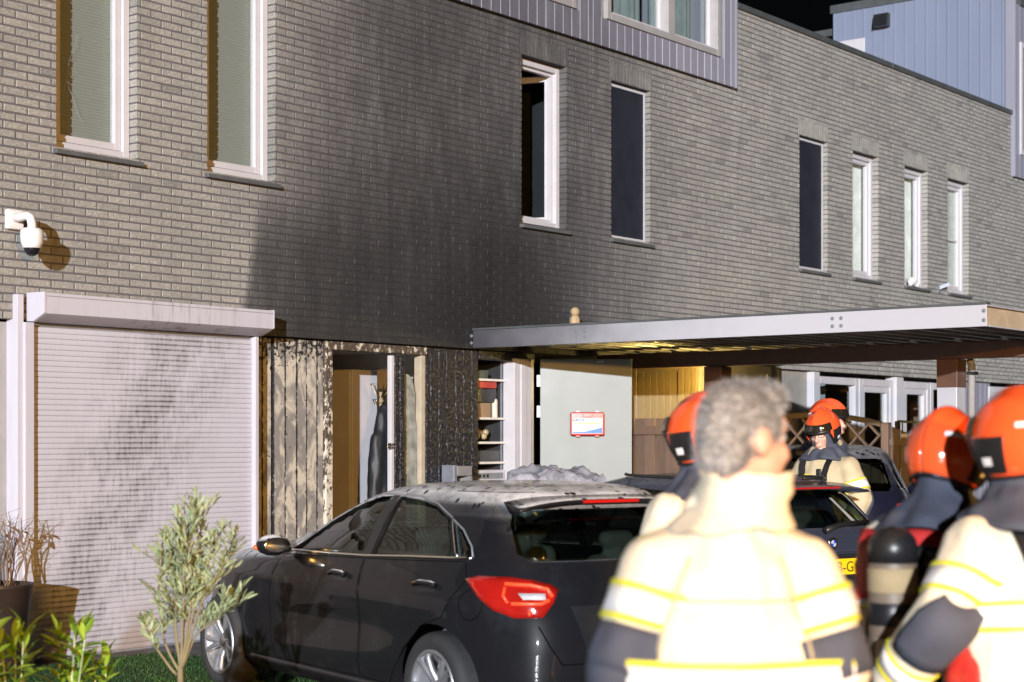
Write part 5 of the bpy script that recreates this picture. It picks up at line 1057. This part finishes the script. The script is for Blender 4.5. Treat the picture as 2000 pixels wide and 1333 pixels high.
        so_ = st.build('hair_strands', M['strand'], root); so_['kind'] = 'stuff'
    if 'helmet' in gear:
        hd_ = MB(); vs = []; h = helmet(root, C @ Matrix.Translation((0,-.012,.028)) )
        na, nz = 48, 15; pr_ = [(.10,.092,.108,.0),(.05,.096,.113,0),(.0,.094,.113,0),(-.05,.088,.110,-.005),(-.09,.083,.098,-.008)]
        v = []; f = []; L1 = len(pr_); body_r = [(1.548,.110,.114,-.01),(1.525,.132,.130,-.015),(1.50,.165,.152,-.02),(1.475,.198,.174,-.02),(1.455,.205,.180,-.02)]
        for i in range(na):
            a = 2*math.pi*i/na
            for q, (z, rx, ry, yo) in enumerate(pr_): v.append(C @ Vector((rx*math.sin(a), yo+ry*math.cos(a), z)))
            for q, (z, rx, ry, yo) in enumerate(body_r):
                w_ = .030*noise.noise(Vector((math.sin(a)*2.6, math.cos(a)*2.6, z*22+seed)))*(1+q*.2); v.append(T(((rx+w_)*math.sin(a), yo+(ry+w_)*math.cos(a), z + .010*math.sin(a*3+seed)*(q>1))))
        m_ = L1+len(body_r)
        for i in range(na):
            for q in range(m_-1):
                a = math.degrees(math.atan2(math.sin(2*math.pi*(i+.5)/na), math.cos(2*math.pi*(i+.5)/na)))
                if abs(a) < (46 if q < 3 else 34 if q < 4 else 0): continue
                i2 = (i+1)%na; f.append((i*m_+q, i*m_+q+1, i2*m_+q+1, i2*m_+q))
        hd_.add(v, f); o = hd_.build('hood', M['navy'], root, True, fix=True); o.modifiers.new('ss','SUBSURF').levels = 1; o.modifiers['ss'].render_levels = 1; o.modifiers.new('s','SOLIDIFY').thickness = .006
    Rw = lambda z, x=0, back=1: (lambda h: h[0] if h[0] is not None else Vector((x,-.18*back,z)))(bv.ray_cast(T((x,0,z)), Vector((0,-back,0))))
    if 'vest' in gear:
        strip(jo, 'red_yoke', M['red_cloth'], bv, T((0,0,1.2)), T((0,0,1.45)), .42, .24, .012, 95, 265, 26, .235, 8)
    if 'scba' in gear:
        ba = empty('breathing_apparatus', (0,0,0), parent=root); ya = T((0,0,1.25)).y
        MB().box(-.11,.11,ya-.205,ya-.165,.98,1.40).build('back_plate', M['black'], ba, bevel=.02)
        Mt = Matrix.Translation((0,ya-.275,1.0)); MB().lathe([(.02,-.04),(.04,-.03),(.068,.0),(.074,.05),(.074,.36),(.066,.41),(.04,.445),(.0,.455)], 24, Mt).build('cylinder', M['leather'], ba, True, fix=True)
        MB().lathe([(.0757,.35),(.0757,.40),(.069,.425),(.045,.452),(.0,.462)], 24, Mt).build('cylinder_cap', M['black'], ba, True, fix=True)
        for z, hgt, mm in ((.26,.075,'trouser'),(.16,.07,'black')): MB().lathe([(.0745,z),(.0775,z+.004),(.0775,z+hgt-.004),(.0745,z+hgt)], 24, Mt).build('band', M[mm], ba, True, fix=True)
        MB().box(-.02,.02,ya-.353,ya-.3535+.004,1.02,1.12).build('label', M['silver'], ba); MB().lathe([(.03,-.10),(.035,-.05),(.03,-.03)], 12, Mt).build('valve', M['black'], ba, True, fix=True); MB().ell((.0,ya-.34,.93),(.025,.025,.025),8).build('valve_knob', M['red_cloth'], ba, True)
        MB().box(-.20,.20,ya-.215,ya-.19,.93,1.0).build('waist_pad', M['black'], ba, bevel=.02)
        hs = MB(); hs.tube([(.10,ya-.2,1.1),(.20,ya-.17,1.0),(.27,ya-.05,.93),(.24,ya+.12,1.0),(.17,ya+.2,1.2)], .013, 8); hs.build('hose', M['black'], ba, True)
    if 'scba' in gear or 'straps' in gear:
        for s in (-1,1):
            pts = [Rw(1.02,s*.09,1)]; w = []
            for bk, zs in ((1,(1.05,1.12,1.2,1.28,1.35,1.41,1.45)),(-1,(1.45,1.41,1.35,1.28,1.2,1.12,1.05))):
                for z in zs: h = Rw(z, s*(.10 if z < 1.4 else .105), bk); w.append(h + Vector((0,-bk*.012,.004 if z > 1.42 else 0)))
            m_ = MB(); rs = [[p+Vector((-.026,0,0)),p+Vector((.026,0,0)),p+Vector((.026,.004,.006)),p+Vector((-.026,.004,.006))] for p in w]; m_.rings(rs); m_.build('shoulder_strap', M['black'], root, False, fix=True)
            h = Rw(1.33, s*.10, 1); MB().box(h.x-.022,h.x+.022,h.y-.02,h.y-.014,1.30,1.36).build('strap_reflector', M['silver'], root)
        strip(root, 'waist_belt', M['black'], bv, T((0,0,.9)), T((0,0,1.0)), .5, .05, .014, mx=.26)
    if 'radio' in gear:
        h = Rw(1.22,-.13,-1); rx = empty('radio', (h.x, h.y+.03, h.z), parent=root)
        MB().box(-.032,.032,-.02,.025,-.09,.07).build('radio_case', M['black'], rx, bevel=.01); MB().tube([(.01,0,.07),(.01,0,.13)], [.008,.005], 8).build('antenna', M['black'], rx, True); MB().box(-.022,.022,.026,.029,-.075,-.02).build('radio_label', M['silver'], rx)
        e = NT('green_led'); e.out((.1,.9,.3)); e.b.inputs['Emission Color'].default_value = (.1,1,.3,1); e.b.inputs['Emission Strength'].default_value = 3; MB().ell((0,.028,.045),(.008,.004,.006),6).build('led', e.m, rx, True)
        h = Rw(1.30,.02,-1); mk = MB(); mk.ell(h+Vector((.0,.03,-.14)),(.06,.035,.045),10); mk.cap(h+Vector((.06,.03,-.13)),.02,h+Vector((.10,.0,-.05)),.012); mk.cap(h+Vector((-.05,.03,-.13)),.02,h+Vector((-.09,.01,-.22)),.016); obj('face_mask', remesh(mk, .008, 3, 0, 1, M['black'], 'face_mask'), root)
        h = Rw(1.36,-.05,-1); MB().box(h.x-.02,h.x+.02,h.y+.003,h.y+.02,1.33,1.39).build('microphone', M['black'], root, bevel=.006); h = Rw(1.33,.05,-1); MB().box(h.x-.022,h.x+.022,h.y+.008,h.y+.014,1.315,1.35).build('name_tag', M['yellow'], root)
        gs = MB()
        for s in (-1,1): gs.tube([C @ Vector((s*.034+.024*math.cos(a*math.pi/8),.100-abs(s*.034+.024*math.cos(a*math.pi/8))*.2,.016+.018*math.sin(a*math.pi/8))) for a in range(17)], .0022, 5); gs.tube([C @ Vector((s*.058,.092,.02)), C @ Vector((s*.080,.0,.018))], .002, 5)
        gs.build('glasses', M['black'], root, True)
    if 'hair' in gear:
        for x_ in (-.15, .15): strip(jo, 'seam', M['tan_dim'], bv, T((x_*.0,0,.9)), T((0,0,1.4)), .5, .50, .004, 180+x_*300-.8, 180+x_*300+.8, 2, .285, 16)
        strip(jo, 'yoke_seam', M['tan_dim'], bv, T((0,0,1.2)), T((0,0,1.4)), .55, .006, .005, 110, 250, 30, .28, 2)
    if 'badge' in gear:
        sh, el, wr = J['R']; strip(jo, 'arm_badge', M['yellow'], bv, sh, el, .24, .085, .010, 232, 300, 10, .13, 3); strip(jo, 'badge_emblem', M['black'], bv, sh, el, .22, .035, .014, 250, 282, 6, .135, 3)
    return root
M['strand'] = mat('hair_strand', (.42,.425,.435), .5, var=.75, sc=220)
mat_lip = mat('lips', (.45,.19,.16), .5)
person('grey-haired person without helmet, tan turnout jacket, back turned, head turned right', 1426, 3.78, (.0,1), 1.022, .0, -58, 4, dict(Le=(-.222,-.045,1.17), Lw=(-.21,.12,.97), Re=(.218,-.05,1.16), Rw=(.18,.16,1.02), sh=.155, shz=1.372, hx=.034), ('hair','badge'), seed=1)
person('firefighter in red helmet standing just past the grey-haired person', 1388, 6.2, (-.55,.84), 1.006, .03, 12, 6, None, ('helmet','scba'), seed=2)
person('firefighter in red helmet with glasses and green-lit radio, looking down between the cars', 1618, 13.2, (-.75,-.66), 1.042, .06, 12, 20, dict(Le=(-.30,-.02,1.16), Lw=(-.28,.10,.95), Re=(.27,.02,1.17), Rw=(.18,.24,1.10)), ('helmet','radio','straps'), 'tan_dim', seed=3)
person('firefighter in red helmet with dark visor, standing behind the firefighter with glasses', 1614, 14.1, (.85,-.52), 1.092, .0, 0, 0, None, ('helmet','straps'), 'tan_dim', seed=4)
person('firefighter with red yoke and air cylinder on the back, leaning forward', 1796, 5.2, (.62,.78), .975, .28, -8, 14, dict(Re=(.27,.06,1.15), Rw=(.16,.28,1.05), Le=(-.235,.16,1.20), Lw=(-.12,.34,1.10), sh=.185), ('helmet','vest','scba'), seed=5)
p6 = person('firefighter in red helmet holding a red bag, sleeve with navy elbow patch', 2030, 4.72, (-.35,.94), .996, .10, 14, 4, dict(Le=(-.315,-.02,1.20), Lw=(-.36,.16,1.02), Re=(.25,.05,1.17), Rw=(.10,.30,1.06)), ('helmet','scba'), seed=6)
# red bag held by the right-hand firefighter
g = MB(); g.loft([(0,0,.0,.10,.07),(0,0,.02,.17,.10),(0,0,.12,.185,.11),(0,0,.22,.165,.09),(0,0,.30,.13,.04),(0,0,.335,.11,.02),(0,0,.34,.09,.012)], 24)
bg_ = P(1972, 1335, 4.72); rbg = empty('red_bag', (bg_.x, bg_.y, bg_.z-.10), math.atan2(RV.y,RV.x)+.2, 'glossy red tarpaulin bag with dark seam in front of the firefighter', 'bag')
obj('bag_body', remesh(g, .010, 3, .045, 5, M['red_bag'], 'bag_body', (1,1,.7)), rbg); MB().tube([(-.185,0,.10),(-.12,-.108,.10),(0,-.122,.09),(.12,-.108,.11),(.185,0,.12)], .006, 6).build('seam', M['black'], rbg, True)
MB().tube([(-.07,0,.33),(-.06,0,.42),(0,0,.46),(.06,0,.42),(.07,0,.33)], .012, 8).build('handle', M['black'], rbg, True)
# ------------------------------------------------------------------ plants
def leaf_mat(name, c0, c1, rough=.45):
    t = NT(name); n_ = t.noise(t.pos(), 9, 3); oi = t.n('ShaderNodeObjectInfo').outputs['Random']; g = t.n('ShaderNodeNewGeometry')
    col = t.mix(t.ma('FRACT', t.ma('ADD', n_, oi)), c0, c1); b = t.n('ShaderNodeBsdfTranslucent'); t.put(b.inputs[0], col); mx = t.n('ShaderNodeMixShader'); mx.inputs[0].default_value = .25
    t.out(col, rough); t.t.links.new(t.b.outputs[0], mx.inputs[1]); t.t.links.new(b.outputs[0], mx.inputs[2]); t.t.links.new(mx.outputs[0], t.t.nodes['Material Output'].inputs[0]); return t.m
M['olive'] = leaf_mat('olive_leaf', (.26,.33,.15), (.66,.73,.52)); M['laurel'] = leaf_mat('laurel_leaf', (.11,.24,.015), (.36,.50,.06), .3); M['dry'] = mat('dry_stem', (.16,.09,.045), .8)
rp = random.Random(11)
def leaf_geo(L, w, n=5, bend=.25, fold=.25):
    v = []; f = []
    for i in range(n+1):
        u = i/n; ww = w*math.sin(math.pi*min(1,u*.94+.03))**.8; z = bend*L*(u*u)*-1; v += [(-ww/2, u*L, z+ww*fold), (0, u*L, z), (ww/2, u*L, z+ww*fold)]
    for i in range(n): a = i*3; f += [(a,a+1,a+4,a+3),(a+1,a+2,a+5,a+4)]
    return v, f
# olive tree
base = P(352, 1480, 8.0); base.z = 0
ot = empty('olive_tree', base, 0, 'young olive tree with thin stems and grey-green leaves beside the black hatchback', 'olive tree')
tk = MB(); tops = []; fork = Vector((0,0,P(352,1300,8).z))
tk.tube([(0,0,0),(.01,0,.25),(0,.0,fork.z)], [.022,.018,.014], 8); br = MB()
SC = lambda dx, dy: Vector((RV*dx).xy.to_3d()) + Vector((0,0,dy))
def pxo(px, py, dep=0): p = P(px, py, 8.0+dep); return p - base
stems = [((345,1318),(305,1262),(284,1222)),((350,1310),(322,1255),(310,1165),(318,1085)),((352,1300),(345,1220),(345,1130),(350,1040)),((354,1298),(352,1200),(362,1110),(385,1010)),((356,1298),(375,1200),(395,1150),(425,1060)),((356,1302),(385,1240),(420,1215),(450,1190)),((354,1300),(362,1220),(380,1130),(400,1005)),((353,1300),(340,1240),(338,1150),(335,1060)),((356,1300),(390,1190),(420,1130),(455,1075)),((354,1305),(370,1230),(372,1140),(365,1020))]
lv = MB(); proto = leaf_geo(1, .25)
def put_leaf(mb, p, d, L):
    d = d.normalized(); up = Vector((rp.uniform(-1,1), rp.uniform(-1,1), rp.uniform(.2,1))); x = d.cross(up).normalized(); z = x.cross(d); v, f = proto
    mb.add([p + x*a*L + d*b*L + z*c*L for a,b,c in v], f)
for st in stems:
    dep = rp.uniform(-.10,.10); pts = [pxo(x, y, dep*i/len(st)) for i,(x,y) in enumerate(st)]; pts = [pts[0]] + [q + Vector((rp.gauss(0,.006),rp.gauss(0,.006),0)) for q in pts[1:]]
    w = crom([tuple(p) for p in pts], 6); w = [Vector(q) for q in w]
    for k in range(len(pts)-1):                 # crom keeps the first axis linear: fine for thin stems
        pass
    br.tube(w, [.008-.005*i/len(w) for i in range(len(w))], 6)
    n = len(w); small = len(st) < 4
    for i in range(int(n*.42), n):
        for q in range(rp.randint(1,3) if not small else 1):
            a = rp.uniform(0, 6.283); dd = Vector((math.cos(a), math.sin(a), rp.uniform(.1,1.0))); p0 = w[i]; Lt = rp.uniform(.04,.11) if not small else .03; tip = p0 + dd.normalized()*Lt + Vector((0,0,Lt*.5))
            br.tube([p0, (p0+tip)/2 + Vector((0,0,.008)), tip], [.0022,.0018,.001], 4); m = rp.randint(4,8)
            for r_ in range(m): u = (r_+.6)/m; pp = p0.lerp(tip, u); aa = rp.uniform(0,6.283); put_leaf(lv, pp, (tip-p0).normalized()*.7 + Vector((math.cos(aa)*.6, math.sin(aa)*.6, rp.uniform(.1,1.0)))*.8, rp.uniform(.035,.066))
            put_leaf(lv, tip, tip-p0, .055)
tk.build('trunk', M['trunk'], ot, True); br.build('branches', M['trunk'], ot, True); o = lv.build('crown', M['olive'], ot, True); o['kind'] = 'stuff'
# laurel shrubs, every leaf a part
lm = []
for L, w, b in ((.13,.036,.2),(.10,.032,.1),(.15,.04,.35),(.085,.028,.05)):
    v, f = leaf_geo(L, w, 6, b, .22); m_ = MB(); m_.add(v, f); lm.append(m_.mesh('leaf', M['laurel'], True))
def shrub(px, py, Z, h, nst, label, spread=.12, dens=.030):
    p = P(px, py, Z); z0 = p.z; root = empty('laurel_shrub', (p.x, p.y, 0), 0, label, 'shrub', 'laurel shrubs in the foreground')
    for s in range(nst):
        a = rp.uniform(0,6.283); top = Vector((math.cos(a)*spread*rp.uniform(.2,1), math.sin(a)*spread*rp.uniform(.2,1), z0 + h*rp.uniform(-.25,.05)))
        pts = [Vector((0,0,0)) + top*.05*rp.uniform(0,1), Vector((top.x*.4,top.y*.4,top.z*.55)), top]; MB().tube(pts, [.008,.006,.003], 6).build('stem', M['olive'], root, True)
        z = .5*top.z if s else .35*top.z; 
        while z < top.z:
            q = pts[1].lerp(pts[2], max(0,(z-pts[1].z)/(top.z-pts[1].z))) if z > pts[1].z else pts[0].lerp(pts[1], z/pts[1].z); u = z/top.z; aa = rp.uniform(0,6.283)
            obj('leaf', rp.choice(lm), root, q, (R(rp.uniform(10,65) if u < .93 else rp.uniform(55,85)), rp.uniform(-.4,.4), aa)); z += dens*rp.uniform(.6,1.4)
shrub(130, 1225, 7.6, .12, 6, 'upright yellow-green shrub shoot beside the planter, standing clear of the others', .14)
shrub(30, 1250, 7.2, .10, 7, 'broad-leaved green shrub in front of the planter', .20)
shrub(-60, 1240, 7.0, .10, 7, 'broad-leaved green shrub farthest from the olive tree', .2)
shrub(205, 1290, 7.8, .08, 4, 'small low shrub shoot on the grass strip beside the olive tree', .08)
# grass-like leaves between the shrubs and a strip of artificial grass
tf = MB(); c = P(160, 1330, 10.0)
gx0, gx1, gy0, gy1 = 3.0, 8.6, -2.6, -.45
tag(MB().box(gx0, gx1, gy0, gy1, .0, .03).build('lawn_base', mat('turf_base', (.03,.09,.012), .9, bump=1, bsc=300, dist=.02)), None, None, kind='structure')
pv = 26000
xs = np.random.RandomState(5).uniform([4.6,gy0+.01],[gx1-.01,gy1-.01],(pv,2)); blades = MB()
for x, y in xs:
    a = rp.uniform(0,6.283); h_ = rp.uniform(.010,.022); dx, dy = math.cos(a)*.0035, math.sin(a)*.0035; lx_, ly_ = rp.uniform(-.012,.012), rp.uniform(-.012,.012)
    blades.v += [(x-dx,y-dy,.028),(x+dx,y+dy,.028),(x+lx_,y+ly_,.03+h_)]; n = len(blades.v); blades.f.append((n-3,n-2,n-1))
tag(blades.build('artificial_grass', mat('turf_blade', (.030,.085,.012), .6, var=.3, world=True)), 'short bright green artificial grass before the roller shutter', 'grass', kind='stuff')
# planter with dry stems
pp = Vector((AX(-8,-.36), -.36, 0)); pz = .62; pl = empty('planter', (pp.x, pp.y, .03), 0, 'dark brown tapered planter with dry leafless stems beside the roller shutter', 'planter')
MB().lathe([(.17,0),(.18,.0),(.255,pz-.03),(.26,pz-.025),(.26,pz),(.24,pz),(.235,pz-.06),(.0,pz-.07)], 32).build('pot', mat('brown_pot', (.035,.022,.017), .45), pl, True, bevel=.004, fix=True)
MB().lathe([(.233,pz-.10),(.231,pz-.065),(.0,pz-.060)], 24).build('soil', M['trunk'], pl, fix=True)
tips = []
for i in range(16):
    a = rp.uniform(0,6.283); r_ = rp.uniform(0,.20); x, y = r_*math.cos(a), r_*math.sin(a); h_ = rp.uniform(.30,.62); w = [Vector((x,y,pz-.07))]
    for k in range(5): w.append(w[-1] + Vector((rp.gauss(.01,.022), rp.gauss(0,.022), h_/5)))
    s = MB().tube(w, [.007,.006,.005,.004,.003,.002], 6)
    for k in range(3): q = w[rp.randint(2,4)]; s.tube([q, q+Vector((rp.gauss(0,.05),rp.gauss(0,.05),.07)), q+Vector((rp.gauss(0,.07),rp.gauss(0,.07),.14))], [.003,.002,.001], 4)
    s.build('stem', M['dry'], pl, True); tips.append(w[4]); tips.append(w[3])
v, f = leaf_geo(.06,.03,4,.4,.3); m_ = MB(); m_.add(v, f); dl = m_.mesh('leaf', M['dry'], True)
for i in range(14): obj('leaf', dl, pl, tips[i*2], (rp.uniform(-1,.3), rp.uniform(-.5,.5), rp.uniform(0,6.28)))
